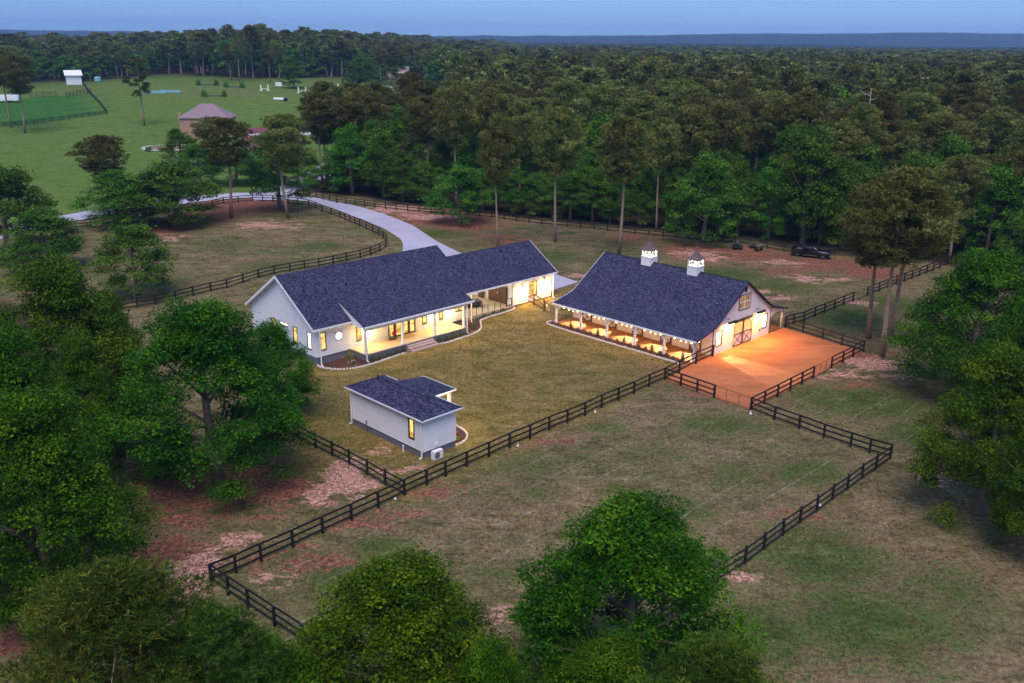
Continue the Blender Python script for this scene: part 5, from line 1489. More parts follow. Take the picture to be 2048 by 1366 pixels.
# ------------------------------------------------------------------ fences
FN = M['black']
def fence(label, pts, rails=3, h=1.32, spacing=2.44, name='board_fence', group=None, mtl=None, coarse=False, posts_exact=False):
    mtl = mtl or FN
    f = thing(name, label, 'fence', (pts[0][0], pts[0][1], 0), 0, group)
    P = []
    if posts_exact: P = [tuple(p[:2]) for p in pts]
    else:
        for a, b in zip(pts[:-1], pts[1:]):
            L = math.hypot(b[0] - a[0], b[1] - a[1]); n = max(1, round(L / spacing))
            P += [(a[0] + (b[0] - a[0]) * k / n, a[1] + (b[1] - a[1]) * k / n) for k in range(n)]
        P.append(tuple(pts[-1][:2]))
    ox, oy = pts[0][:2]
    jm = MB()
    for i, (x, y) in enumerate(P):
        z = gz(x, y)
        b = P[min(i + 1, len(P) - 1)]; a = P[max(i - 1, 0)]
        ang = math.atan2(b[1] - a[1], b[0] - a[0])
        if coarse: jm.box(x - ox - .07, x - ox + .07, y - oy - .07, y - oy + .07, z - .2, z + h)
        else: piece('post', mtl, (x - ox, y - oy, z + h / 2 - .06), (.15, .15, h + .12), f, (0, 0, ang))
        if i < len(P) - 1:
            x2, y2 = P[i + 1]; z2 = gz(x2, y2)
            L = math.hypot(x2 - x, y2 - y); an = math.atan2(y2 - y, x2 - x)
            nrm = (-math.sin(an) * .09, math.cos(an) * .09)
            for r in range(rails):
                rz_ = h - .10 - r * (h - .30) / (rails - 1) * .94
                sag = rnd.uniform(-.012, .012)
                if coarse: jm.beam((x - ox, y - oy, z + rz_), (x2 - ox, y2 - oy, z2 + rz_), .05, .14)
                else: piece('rail', mtl, ((x + x2) / 2 - ox + nrm[0], (y + y2) / 2 - oy + nrm[1], (z + z2) / 2 + rz_ + sag), (L + .02, .035, .145), f, (0, -math.atan2(z2 - z, L), an))
    if coarse: q = obj('rails_and_posts', jm, mtl, f); q['kind'] = 'stuff'
    return f
def G2(*pp): return [g(*p)[:2] for p in pp]
A_ = (-18.4, 48.6)
fence('black board fence running diagonally from the front corner past the outbuilding to the barn', G2((434, 1178), (482, 1158), (532, 1134), (595, 1105), (654, 1076), (711, 1048.5), (764, 1022), (815.7, 995.3), (859.7, 973.8), (897, 956), (939, 935.5), (983, 915), (1024, 895.5), (1064, 878), (1102, 860), (1138, 845), (1173, 829), (1206, 812), (1239, 797), (1270, 783), (1300, 768), (1331, 754)), posts_exact=True)
fence('short black board fence linking the diagonal fence to the barn corner', G2((1331, 754), (1359.6, 738.4), (1392.6, 721), (1426, 705)), posts_exact=True)
fence('black board fence running off the front paddock corner toward the camera', [A_, (-16.95, 47.3), (-15.4, 46.0), (-1.5, 34.35)])
fence('black board fence from the diagonal fence back behind the spreading oak', G2((815.7, 995), (776.7, 975.3), (740.4, 955.3), (704, 936), (669.7, 919), (636, 903), (602, 886), (570, 871), (539, 856), (509, 842)), posts_exact=True)
fence('black board fence between the diagonal fence and the near clay yard gate', G2((1331, 754), (1363, 765), (1396, 775.5), (1430, 786.5)), posts_exact=True)
fence('black board fence along the far right side of the front paddock', G2((1504.4, 811), (1551.8, 829), (1601.3, 845.8), (1650.9, 863.4), (1705, 880), (1743.3, 891.5), (1784.7, 902)), posts_exact=True)
fence('black board fence down the right edge of the front paddock', G2((1784.7, 902), (1756.6, 923), (1728.9, 942.4), (1700.4, 965.3), (1671, 986), (1640, 1011), (1607, 1034.5), (1573, 1060), (1536, 1089), (1499, 1118)) + [(12.6, 49.0), (10.9, 47.3), (-1.5, 34.35)], spacing=3.2)
fence('black board fence on the outer side of the clay yard, nearer half', G2((1504.4, 811), (1531, 797), (1557, 783), (1582, 769), (1605, 756.5), (1627.7, 744)), posts_exact=True)
fence('black board fence on the outer side of the clay yard, beyond its gate', G2((1663.5, 722.8), (1686, 711), (1706, 699.5), (1726.5, 688.5)), posts_exact=True)
fence('black board fence across the far end of the clay yard', G2((1726.5, 688.5), (1683, 676.7), (1644.5, 665), (1604.7, 653.3), (1569, 643)), posts_exact=True)
fence('black board fence from the barn lean-to out to the small gate', G2((1569, 643), (1586, 637), (1606, 632), (1628, 621.7), (1647, 613.5), (1667, 605), (1685, 596.6), (1704, 588.4)), posts_exact=True)
fence('black board fence beyond the small gate behind the three pines', G2((1732, 577), (1755, 568), (1790, 553), (1850, 529), (1900, 508)))
fence('dark board fence along the foot of the woods', G2((601, 398), (640, 407), (667.6, 413.6), (723.5, 418.7), (787, 425), (856.8, 430), (978.7, 436.4), (1078.6, 447.4), (1183, 455), (1265.4, 462.8), (1321.4, 467), (1400, 474), (1530, 486), (1700, 499), (1790, 510)), mtl=simple('brown_black_fence_stain', (.022, .013, .012), .6, .3, 5))
fence('black board fence curving along the driveway round the left pasture', G2((-60, 505), (30, 487), (52, 485), (178, 471), (300, 447), (419, 426.5), (442, 420), (500, 413.6), (540, 413.4), (571, 416), (590, 417.5), (611.7, 421), (626, 426), (638.4, 431.4), (657, 437), (675, 443), (695, 451), (714.6, 459), (728, 465), (741, 471), (753, 477), (762, 483), (769, 491), (768, 499.5), (755.6, 508.3), (737.4, 516), (717.2, 522.6), (690, 529), (663.4, 534.7), (634.8, 541.3), (606.3, 546), (577.3, 552), (546.3, 558.8), (515, 567), (484.4, 577.5), (451.8, 588.6), (420, 596), (385, 605), (350, 614), (311, 624), (273.8, 630), (240, 637)), spacing=2.6)
fence('black board fence from the back corner of the house into the oaks', G2((505, 682), (475, 692), (445, 703), (415, 713), (380, 725), (340, 738)), posts_exact=True)
fence('short brown board fence beside the bright end of the long house', [(1.6, 110.4), (2.65, 109.2), (3.9, 107.7)], posts_exact=True, mtl=M['brown'], h=1.45)
# far fences
fence('black fence round the emerald field at far left', G2((-40, 279), (60, 268), (130, 258), (205, 245), (190, 226), (170, 207), (158, 190), (150, 184)), rails=4, h=1.5, spacing=3, coarse=True)
fence('dark fence crossing the emerald field at far left', G2((50, 217), (103, 213)), rails=4, h=2.2, spacing=2.5, coarse=True)
fence('dark fence beside the white run-in shed at far left', G2((123, 214), (172, 205)), rails=4, h=2.2, spacing=2.5, coarse=True)
fence('dark fence at the top of the far left paddock', G2((48, 187), (122, 182)), rails=4, h=2.0, spacing=2.5, coarse=True)
fence('black fence along the far lane before the lit house', G2((748, 166), (770, 174), (800, 180), (826, 187), (850, 194)), rails=3, h=2.0, spacing=4, coarse=True)

def tube_gate(label, a, b, h=1.25, bars=5):
    ax, ay = a; bx_, by_ = b; L = math.hypot(bx_ - ax, by_ - ay); an = math.atan2(by_ - ay, bx_ - ax)
    t = thing('metal_gate', label, 'gate', (ax, ay, gz(ax, ay)), an)
    z0 = .15
    obj('gate_frame', MB().bar((.12, 0, z0), (L - .12, 0, z0), .022).bar((.12, 0, h), (L - .12, 0, h), .025).bar((.12, 0, z0), (.12, 0, h), .025).bar((L - .12, 0, z0), (L - .12, 0, h), .025), M['blackm'], t)
    for k in range(1, bars): obj('gate_bar', MB().bar((.12, 0, z0 + (h - z0) * k / bars), (L - .12, 0, z0 + (h - z0) * k / bars), .010, 4), M['blackm'], t)
    for k in range(1, 3): obj('gate_upright', MB().bar((L * k / 3, 0, z0), (L * k / 3, 0, h), .02, 5), M['blackm'], t)
tube_gate('tubular metal gate between the clay yard and the front paddock', *G2((1430, 786.5), (1504.4, 811)))
tube_gate('tubular metal gate in the outer side of the clay yard', *G2((1627.7, 744), (1663.5, 722.8)))
tube_gate('tubular metal gate in the fence behind the barn', *G2((1704, 588.4), (1732, 577)))
tube_gate('thin metal gate between the short brown fence and the barn', (4.0, 107.6), (5.0, 104.7))
tube_gate('mesh gate under the arch of the barn lean-to', world_xy(BN, BL + .05, VR + .15), world_xy(BN, BL + .05, VP - .1))

# ------------------------------------------------------------------ flower beds
def bed(label, B, outline, edge, n_stone_gap=.30, z=.03):
    b = thing('flower_bed', label, 'flower bed')
    o = sheet('mulch', [world_xy(B, *p) for p in outline], M['mulch'], z, step=1.0, parent=b)
    me_s = MB().add(*(lambda vs: (vs, [(3, 2, 1, 0), (4, 5, 6, 7), (0, 1, 5, 4), (1, 2, 6, 5), (2, 3, 7, 6), (3, 0, 4, 7)]))([(-.13, -.09, 0), (.13, -.09, 0), (.13, .09, 0), (-.13, .09, 0), (-.10, -.06, .14), (.10, -.06, .14), (.10, .06, .14), (-.10, .06, .14)])).mesh('edging_stone')
    me_s.materials.append(M['stone'])
    E_ = [world_xy(B, *p) for p in edge]
    # smooth the outline
    for _ in range(2):
        N_ = [E_[0]]
        for a, c in zip(E_[:-1], E_[1:]):
            N_ += [(a[0] * .75 + c[0] * .25, a[1] * .75 + c[1] * .25), (a[0] * .25 + c[0] * .75, a[1] * .25 + c[1] * .75)]
        E_ = N_ + [E_[-1]]
    acc = 0.0
    for a, c in zip(E_[:-1], E_[1:]):
        L = math.hypot(c[0] - a[0], c[1] - a[1])
        if L < 1e-4: continue
        while acc < L:
            t = acc / L; x = a[0] + (c[0] - a[0]) * t; y = a[1] + (c[1] - a[1]) * t
            s = bpy.data.objects.new('edging_stone', me_s); COL.objects.link(s); s.parent = b
            s.location = (x, y, gz(x, y) - .01); s.rotation_euler = (rnd.uniform(-.05, .05), rnd.uniform(-.05, .05), math.atan2(c[1] - a[1], c[0] - a[0]) + rnd.uniform(-.12, .12))
            s.scale = (rnd.uniform(.85, 1.1), rnd.uniform(.85, 1.2), rnd.uniform(.8, 1.2))
            acc += n_stone_gap
        acc -= L
    return b
e1 = [(0.0, -.1), (-.15, -.7), (.1, -1.6), (1.0, -2.85), (2.5, -3.5), (4.3, -3.65), (6.8, -3.4), (8.9, -3.25), (9.4, -3.1), (9.45, -2.7)]
bed('mulched bed with pale stone edging below the left end of the porch', HS, e1 + [(9.45, -2.61), (4.3, -2.61), (4.3, .02), (0, .02)], e1)
e2 = [(13.3, -2.7), (13.4, -3.4), (14.3, -3.75), (16.5, -3.6), (19.1, -3.4), (20.5, -2.8), (21.5, -1.6), (22.0, -.9), (23.2, -.75), (25.5, -.75), (27.9, -.75), (28.3, -.5), (28.3, -.1)]
bed('mulched bed winding from the porch steps along the breezeway', HS, e2 + [(28.3, -.02), (20.3, -.02), (18.2, -.04), (18.2, -2.61), (13.3, -2.61)], e2)
e3 = [(-.5, .2), (-.75, -.4), (-.4, -1.15), (2, -1.3), (6, -1.35), (10, -1.35), (14, -1.35), (18.2, -1.35), (19.3, -1.3)]
bed('long mulched bed with roses and stone edging in front of the barn aisle', BN, e3 + [(19.3, -.12), (0, -.12), (-.3, .2)], e3)
e4 = [(6.4, 6.2), (7.6, 6.1), (8.6, 5.6), (9.3, 4.7), (9.45, 3.9), (9.4, 3.45)]
bed('small curved mulched bed behind the outbuilding', SH, e4 + [(6.4, 3.45)], e4)

def shrub_mesh(seed, r, h, mkey, n=420, size=.09):
    rng = np.random.default_rng(seed); d = sph(rng, n); d[:, 2] = np.abs(d[:, 2]) * 1.0
    c = d * np.array([r, r, h]) * rng.uniform(.55, 1.08, n)[:, None] * (1 + .15 * np.sin(d[:, :1] * 7 + seed)); c[:, 2] += .04
    return foliage_mesh('foliage', c, d + rng.normal(size=(n, 3)) * .5, size * rng.uniform(.7, 1.3, n), .6, rng.uniform(0, 1, n), M[mkey], rng)
def shrub(B, u, v, r, h, label, mkey='plantleaf', name='shrub', group=None, flowers=None, seed=0):
    x, y = world_xy(B, u, v)
    t = thing(name, label, 'shrub' if flowers is None else 'rose bush', (x, y, gz(x, y) + .03), rnd.uniform(0, 6), group)
    obj('foliage', shrub_mesh(seed, r, h, mkey), None, t)
    obj('stem', MB().tube([(0, 0, -.02), (0, 0, h * .6)], [.03, .012], 5), M['bark'], t)
    if flowers:
        rng = np.random.default_rng(seed + 50); n = 26; d = sph(rng, n); d[:, 2] = abs(d[:, 2])
        obj('flowers', foliage_mesh('flowers', d * np.array([r, r, h]) * 1.06 + np.array([0, 0, .05]), d, np.full(n, .11), .9, rng.uniform(0, 1, n), M[flowers], rng), None, t)
    return t
side = ['nearest the house corner', 'second from the left', 'in the middle', 'second from the steps', 'beside the brick steps']
for i, u in enumerate((4.95, 5.95, 7.0, 8.05, 9.0)): shrub(HS, u, -2.98, .42, .5, f'round green shrub below the left part of the porch, {side[i]}', seed=i, group='round shrubs in the left porch bed')
side = ['beside the brick steps', 'second from the steps', 'third from the steps', 'nearest the right porch post']
for i, u in enumerate((14.2, 15.25, 16.3, 17.35)): shrub(HS, u, -2.98, .44, .52, f'round green shrub below the right part of the porch, {side[i]}', seed=10 + i, group='round shrubs in the right porch bed')
shrub(HS, 3.6, -.75, .62, 1.0, 'yellow-green bush against the wall left of the porch', 'goldleaf', seed=21)
shrub(HS, 3.0, -1.9, .45, .3, 'low plant with white blossom in the bed left of the porch', name='flowering_shrub', flowers='whitepetal', seed=22)
for i, (u, v, lab) in enumerate(((19.4, -1.0, 'small tree-like shrub between the last porch post and the downspout'), (20.4, -1.7, 'low shrub in the widest part of the breezeway bed'), (19.6, -2.3, 'low shrub behind the stone curve of the breezeway bed'), (21.4, -.8, 'low shrub at the left end of the cable railing'), (23.3, -.4, 'low shrub below the left part of the cable railing'), (24.8, -.4, 'low shrub below the middle of the cable railing'), (26.3, -.4, 'low shrub below the brown sliding door'))):
    shrub(HS, u, v, .34, .35 if i else .9, lab, seed=30 + i)
bay_n = ['first', 'second', 'third', 'fourth', 'last']
for i in range(20):
    u = .3 + i * .97; bay = i // 4
    tall = (i % 4 == 3)
    shrub(BN, u, -.72 + rnd.uniform(-.15, .15), .2 + .08 * rnd.random() if not tall else .2, .35 + .25 * rnd.random() if not tall else 1.0, ('tall climbing rose', 'low pink rose bush', 'leafy rose bush', 'right-hand pink rose bush')[(i + 1) % 4] + f' before the {bay_n[bay]} bay of the barn aisle from the left', name='rose_bush', group='rose bushes along the barn aisle', flowers='petal', seed=60 + i)
for i, (u, v, lab) in enumerate(((7.6, 5.0, 'reddish low plant in the bed behind the outbuilding'), (8.6, 4.4, 'tan low plant nearest the corner of the outbuilding'))): shrub(SH, u, v, .3, .25, lab, seed=90 + i, mkey='petal' if i == 0 else 'goldleaf')

# doormat, planters
mt = thing('striped_doormat', 'striped mat before the glazed porch doors', 'rug', (*world_xy(HS, 11.15, -.75), .822), HS[2])
obj('weave', MB().box(-.95, .95, -.55, .55, 0, .012), simple('natural_mat', (.62, .45, .22), .9), mt)
for k in range(8): obj('stripe', MB().box(-.9 + k * .25, -.80 + k * .25, -.53, .53, .0125, .018), M['brown'], mt)
for i, (u, v, lab, fl) in enumerate(((9.0, -.55, 'left small planter beside the porch doors', None), (9.35, -.75, 'front planter with red flowers beside the porch doors', 'redpetal'), (9.7, -.6, 'right small planter beside the porch doors', None))):
    X, Y = world_xy(HS, u, v); t = thing('planter', lab, 'planter', (X, Y, .822), HS[2], 'planters by the porch doors')
    obj('pot', MB().lathe((0, 0, 0), [(.12, 0), (.19, .1), (.20, .28), (.17, .34), (.13, .34)], 12), simple('bronze_pot_%d' % i, (.10, .07, .045), .4), t)
    obj('foliage', shrub_mesh(120 + i, .16, .3, 'plantleaf', 120, .08), None, t).location = (0, 0, .32)
    if fl: obj('flowers', shrub_mesh(130, .24, .38, 'redpetal', 260, .12), None, t).location = (0, 0, .62)

# small white markers by the fences
for px, py, lab in ((797, 1003, 'small white marker beside the fence junction near the outbuilding'), (1040, 892, 'small white marker beside the middle of the diagonal fence'), (1193, 821, 'small white marker beside the diagonal fence toward the barn'), (1504, 817, 'small white marker at the gate post of the front paddock'), (1647, 998, 'small white marker by the right edge fence of the front paddock')):
    p = g(px, py); t = thing('yard_marker', lab, 'marker', p)
    obj('cone', MB().lathe((0, 0, 0), [(.16, 0), (.15, .03), (.05, .22), (.03, .42), (.045, .46), (.0, .5)], 10), M['trim'], t)
    obj('base', MB().lathe((0, 0, -.03), [(.2, 0), (.2, .03)], 10), M['trim'], t); t.scale = (.7, .7, .7)

# ------------------------------------------------------------------ vehicles
def wheel(parent, x, y, r=.42, w=.26):
    t = obj('wheel', MB().lathe((x, y, r), [(r * .72, -w / 2), (r * .96, -w / 2), (r, -w / 2 + .04), (r, w / 2 - .04), (r * .96, w / 2), (r * .72, w / 2)], 20, 'y'), M['tyre'], parent, False)
    obj('rim', MB().lathe((x, y, r), [(.05, -w / 2 - .005), (r * .68, -w / 2 + .02), (r * .68, w / 2 - .02), (.05, w / 2 + .005)], 14, 'y'), M['metal'], t)
def loft(sections):
    """sections along x: list of (x, [(y,z)...]) closed rings"""
    n = len(sections[0][1]); vs = []; fs = []
    for x, ring in sections: vs += [(x, y, z) for y, z in ring]
    for i in range(len(sections) - 1):
        for k in range(n): fs.append((i * n + k, i * n + (k + 1) % n, (i + 1) * n + (k + 1) % n, (i + 1) * n + k))
    fs.append(tuple(range(n))[::-1]); fs.append(tuple(range((len(sections) - 1) * n, len(sections) * n)))
    return MB().add(vs, fs)
def body_ring(w, z0, z1, r=.12, wt=None):
    wt = wt if wt is not None else w - .06
    return [(-w + r, z0), (w - r, z0), (w, z0 + r), (w, (z0 + z1) / 2 + .05), (wt, z1 - r * .6), (wt - r, z1), (-wt + r, z1), (-wt, z1 - r * .6), (-w, (z0 + z1) / 2 + .05), (-w, z0 + r)]
p = g(1618, 501)
ang = math.atan2(138.5 - 141.2, 49.2 - 44.2)
truck = thing('pickup_truck', 'black crew cab pickup truck parked by the back fence', 'truck', (p[0], p[1], gz(p[0], p[1])), ang)
obj('body', loft([(2.95, body_ring(.88, .62, 1.05)), (2.85, body_ring(.96, .48, 1.16)), (1.35, body_ring(1.0, .48, 1.24)), (1.2, body_ring(1.0, .48, 1.24)), (-1.15, body_ring(1.0, .48, 1.26))]), M['carblack'], truck, True)
bedm = MB().box(-2.95, -1.18, -1.0, -.88, .5, 1.28).box(-2.95, -1.18, .88, 1.0, .5, 1.28).box(-3.0, -2.9, -.88, .88, .5, 1.28).box(-2.9, -1.18, -.88, .88, .6, .72).box(-1.26, -1.18, -.88, .88, .72, 1.27)
obj('cargo_bed', bedm, M['carblack'], truck)
cab = loft([(1.15, body_ring(.93, 1.22, 1.28, .03, .9)), (.45, body_ring(.92, 1.22, 1.84, .1, .72)), (-.8, body_ring(.92, 1.22, 1.88, .1, .74)), (-1.12, body_ring(.93, 1.22, 1.72, .1, .78))])
cb = obj('cab', cab, M['carblack'], truck, True)
obj('windshield', MB().add([(1.08, -.78, 1.33), (1.08, .78, 1.33), (.53, .62, 1.80), (.53, -.62, 1.80)], [(0, 1, 2, 3)]), M['glass'], cb)
for s in (-1, 1):
    obj('window', MB().prism([(.85, 1.30), (.42, 1.76), (-.12, 1.78), (-.12, 1.30)], 'y', s * .885, s * .91), M['glass'], cb)
    obj('window', MB().prism([(-.2, 1.30), (-.2, 1.78), (-.82, 1.76), (-.98, 1.30)], 'y', s * .885, s * .91), M['glass'], cb)
    obj('mirror', MB().box(.72, .86, s * 1.0, s * 1.2, 1.28, 1.48), M['carblack'], truck)
    obj('running_board', MB().box(-1.1, 1.15, s * 1.0, s * 1.12, .42, .50), M['chrome'], truck)
    obj('headlight', MB().box(2.8, 2.965, s * .62, s * .9, .86, 1.04), M['chrome'], truck)
    obj('tail_light', MB().box(-3.02, -2.99, s * .86, s * .99, .85, 1.2), M['red'], truck)
    for x in (1.95, -1.95): wheel(truck, x, s * .86, .43, .28)
obj('bumper', MB().box(2.94, 3.1, -.9, .9, .45, .68), M['chrome'], truck)
obj('bumper', MB().box(-3.15, -3.0, -.9, .9, .45, .64), M['chrome'], truck)
obj('cargo_box', MB().box(-2.3, -1.5, -.5, .5, .725, 1.2), M['metal'], truck)

X, Y = world_xy(HS, 23.5, 3.6)
car = thing('parked_car', 'charcoal car parked inside the open breezeway', 'car', (X, Y, .862), HS[2] - .30)
obj('body', loft([(2.2, body_ring(.7, .35, .62)), (2.05, body_ring(.84, .24, .72)), (1.1, body_ring(.9, .2, .88)), (-1.6, body_ring(.9, .2, .92)), (-2.15, body_ring(.8, .3, .84))]), M['cargrey'], car, True)
cb = obj('cabin', loft([(1.0, body_ring(.8, .84, .9, .03, .78)), (.25, body_ring(.78, .84, 1.38, .1, .6)), (-.9, body_ring(.78, .84, 1.40, .1, .6)), (-1.8, body_ring(.78, .84, .93, .03, .7))]), M['cargrey'], car, True)
obj('windshield', MB().add([(.94, -.66, .96), (.94, .66, .96), (.33, .54, 1.36), (.33, -.54, 1.36)], [(0, 1, 2, 3)]), M['glass'], cb)
for s in (-1, 1):
    obj('window', MB().prism([(.6, .95), (.22, 1.30), (-.85, 1.31), (-1.3, .95)], 'y', s * .74, s * .785), M['glass'], cb)
    obj('headlight', MB().box(1.98, 2.17, s * .5, s * .78, .5, .62), M['chrome'], car)
    for x in (1.4, -1.35): wheel(car, x, s * .78, .33, .22)

p = g(1468, 488)
mw = thing('riding_mower', 'dark zero-turn riding mower with roll bar parked left of the pickup', 'mower', (p[0], p[1], gz(p[0], p[1])), math.radians(100))
obj('body', loft([(1.0, body_ring(.35, .3, .5, .08)), (.6, body_ring(.5, .25, .6, .08)), (-.8, body_ring(.5, .25, .8, .08))]), M['blackm'], mw)
obj('cutting_deck', MB().lathe((.35, 0, .22), [(.75, -.08), (.78, 0), (.7, .1), (.3, .12)], 14), M['metal'], mw)
obj('seat', MB().box(-.45, .1, -.28, .28, .8, .92).box(-.52, -.38, -.28, .28, .92, 1.4), M['olive'], mw)
obj('roll_bar', MB().tube([(-.6, -.42, .7), (-.6, -.42, 1.75), (-.6, .42, 1.75), (-.6, .42, .7)], [.035] * 4, 6), M['blackm'], mw)
for s in (-1, 1):
    wheel(mw, -.6, s * .62, .34, .26); wheel(mw, 1.0, s * .48, .18, .14)
    obj('control_lever', MB().tube([(.15, s * .35, .7), (.3, s * .35, 1.1), (.3, s * .08, 1.12)], [.02] * 3, 5), M['chrome'], mw)
p = g(1507, 489)
av = thing('quad_bike', 'camouflaged quad bike with racks parked beside the mower', 'quad bike', (p[0], p[1], gz(p[0], p[1])), math.radians(-60))
obj('body', loft([(1.0, body_ring(.3, .5, .78, .08)), (.5, body_ring(.38, .42, .95, .1)), (0, body_ring(.22, .4, .85, .08)), (-.9, body_ring(.36, .45, .82, .08))]), M['olive'], av, True)
obj('seat', loft([(.2, body_ring(.14, .84, .92, .03)), (-.7, body_ring(.2, .83, .98, .04))]), M['blackm'], av, True)
obj('handlebar', MB().tube([(.35, -.4, 1.15), (.45, 0, 1.1), (.35, .4, 1.15)], [.02] * 3, 5).bar((.45, 0, .8), (.45, 0, 1.1), .03), M['blackm'], av)
for x0_, x1_ in ((.6, 1.1), (-1.1, -.6)): obj('rack', MB().box(x0_, x1_, -.42, -.38, .9, .94).box(x0_, x1_, .38, .42, .9, .94).box(x0_, x0_ + .04, -.38, .38, .9, .94).box(x1_ - .04, x1_, -.38, .38, .9, .94).box((x0_ + x1_) / 2 - .02, (x0_ + x1_) / 2 + .02, -.38, .38, .9, .94), M['metal'], av)
for s in (-1, 1):
    for x in (.72, -.72):
        wheel(av, x, s * .5, .31, .26); obj('fender', MB().box(x - .32, x + .32, s * .32, s * .66, .68, .73), M['olive'], av)

# ------------------------------------------------------------------ the brick house across the meadow
p = g(402, 283); q = g(352, 285); r_ = g(455, 285)
fw_ = math.hypot(r_[0] - q[0], r_[1] - q[1]); hz = height_to(p, 243) - .9; ht = height_to(p, 207) - 2.6
bh = thing('brick_house', 'two-storey tan brick house with mauve hipped roof across the meadow', 'house', (p[0], p[1], gz(p[0], p[1])), math.atan2(r_[1] - q[1], r_[0] - q[0]) + .08)
w2 = fw_ / 2 * .92; dp = 11.0
wb = MB().box(-w2, w2, 0, dp, -.5, hz - .1); obj('wall', wb, M['brickfar'], bh)
def hip(x0, x1, y0, y1, z0, z1, o=.6):
    h2 = min(x1 - x0, y1 - y0) / 2
    if x1 - x0 >= y1 - y0: a, b = (x0 + h2, (y0 + y1) / 2, z1), (x1 - h2, (y0 + y1) / 2, z1)
    else: a, b = ((x0 + x1) / 2, y0 + h2, z1), ((x0 + x1) / 2, y1 - h2, z1)
    e = [(x0 - o, y0 - o, z0), (x1 + o, y0 - o, z0), (x1 + o, y1 + o, z0), (x0 - o, y1 + o, z0)]
    if x1 - x0 >= y1 - y0: f = [(0, 1, 5, 4), (1, 2, 5), (2, 3, 4, 5), (3, 0, 4)]
    else: f = [(0, 1, 4), (1, 2, 5, 4), (2, 3, 5), (3, 0, 4, 5)]
    return MB().add(e + [a, b], f + [(3, 2, 1, 0)])
rf = obj('roof', hip(-w2, w2, 0, dp, hz - .1, ht), M['mauve'], bh)
obj('chimney', MB().box(-w2 - .9, -w2 + .0, 2, 3.6, -.5, hz + 1.2), M['brickfar'], bh)
obj('wing', MB().box(-2.5, 4.5, -5.5, 0, -.5, 3.4), M['brickfar'], bh)
obj('wing_roof', hip(-2.5, 4.5, -5.5, .5, 3.4, 6.3, .5), M['mauve'], bh)
obj('garage_door', MB().box(-1.8, 3.2, -5.56, -5.5, 0, 2.3), M['blackm'], bh)
for x in (-w2 * .7, w2 * .55): window(bh, 'u', 0, -1, x - .5, x + .5, 3.9, 5.2, pane=M['glass'], frame=M['trim'])
# sports court with low white wall, orange shed, ring bed
CT = G2((478, 268), (545, 264), (600, 282), (600, 308), (545, 316), (476, 306))
court = sheet('sports_court', CT, simple('maroon_court_paint', (.20, .03, .05), .8, .2, .3), .06, step=5); tag(court, kind='structure')
cw = thing('court_wall', 'low white wall along the maroon sports court', 'wall', (0, 0, 0))
mb = MB()
for a, b in zip(G2((478, 286), (505, 283), (560, 282)), G2((505, 283), (560, 282), (612, 278))): mb.beam((a[0], a[1], gz(*a) + .4), (b[0], b[1], gz(*b) + .4), .3, .9)
a, b = G2((478, 312), (508, 313)); mb.beam((a[0], a[1], gz(*a) + .6), (b[0], b[1], gz(*b) + .6), .4, 1.3)
obj('wall_run', mb, M['trim'], cw)
p = g(613, 268); os_ = thing('orange_shed', 'small orange garden shed beside the blue spruce', 'shed', (p[0], p[1], gz(p[0], p[1])), .3)
obj('wall', MB().box(-1.6, 1.6, -1.2, 1.2, -.2, 2.3), M['orange'], os_); obj('roof', MB().prism([(-1.9, 2.2), (0, 3.2), (1.9, 2.2)], 'y', -1.4, 1.4), M['orange'], os_); obj('door', MB().box(-.5, .5, -1.26, -1.2, 0, 1.9), M['brown'], os_)
p = g(330, 311); rb_ = thing('stone_ring_bed', 'round mulch bed ringed with pale stones before the brick house', 'flower bed', (p[0], p[1], gz(p[0], p[1]) + .05))
rw = width_at(p, 88) / 2
obj('mulch', MB().lathe((0, 0, -.1), [(rw * .78, 0), (rw * .76, .14)], 28), simple('pinkish_mulch', (.25, .11, .08), .9), rb_)
obj('path', MB().lathe((0, 0, -.1), [(rw, 0), (rw * .99, .12), (rw * .80, .121), (rw * .80, 0)], 28), M['stone'], rb_)
st = MB()
for k in range(46):
    a = 2 * math.pi * k / 46; st.box(rw * 1.03 * math.cos(a) - .25, rw * 1.03 * math.cos(a) + .25, rw * 1.03 * math.sin(a) - .25, rw * 1.03 * math.sin(a) + .25, 0, rnd.uniform(.2, .4))
q_ = obj('edging_stones', st, M['stone'], rb_); q_['kind'] = 'stuff'
# hedge balls round it
for i, (px, py, w) in enumerate(((290, 318, 12), (365, 300, 22), (345, 292, 24), (470, 275, 16))):
    p = g(px, py); rr = width_at(p, w) / 2
    t = thing('hedge_bush', ['low bush at the left of the stone ring bed', 'bush at the right of the stone ring bed', 'bush by the brick house chimney', 'bush between brick house and court'][i], 'bush', p)
    obj('foliage', shrub_mesh(200 + i, rr, rr * 1.2, 'wood', 1500, .35), None, t); obj('stem', MB().tube([(0, 0, 0), (0, 0, rr)], [.1, .04], 5), M['bark'], t)

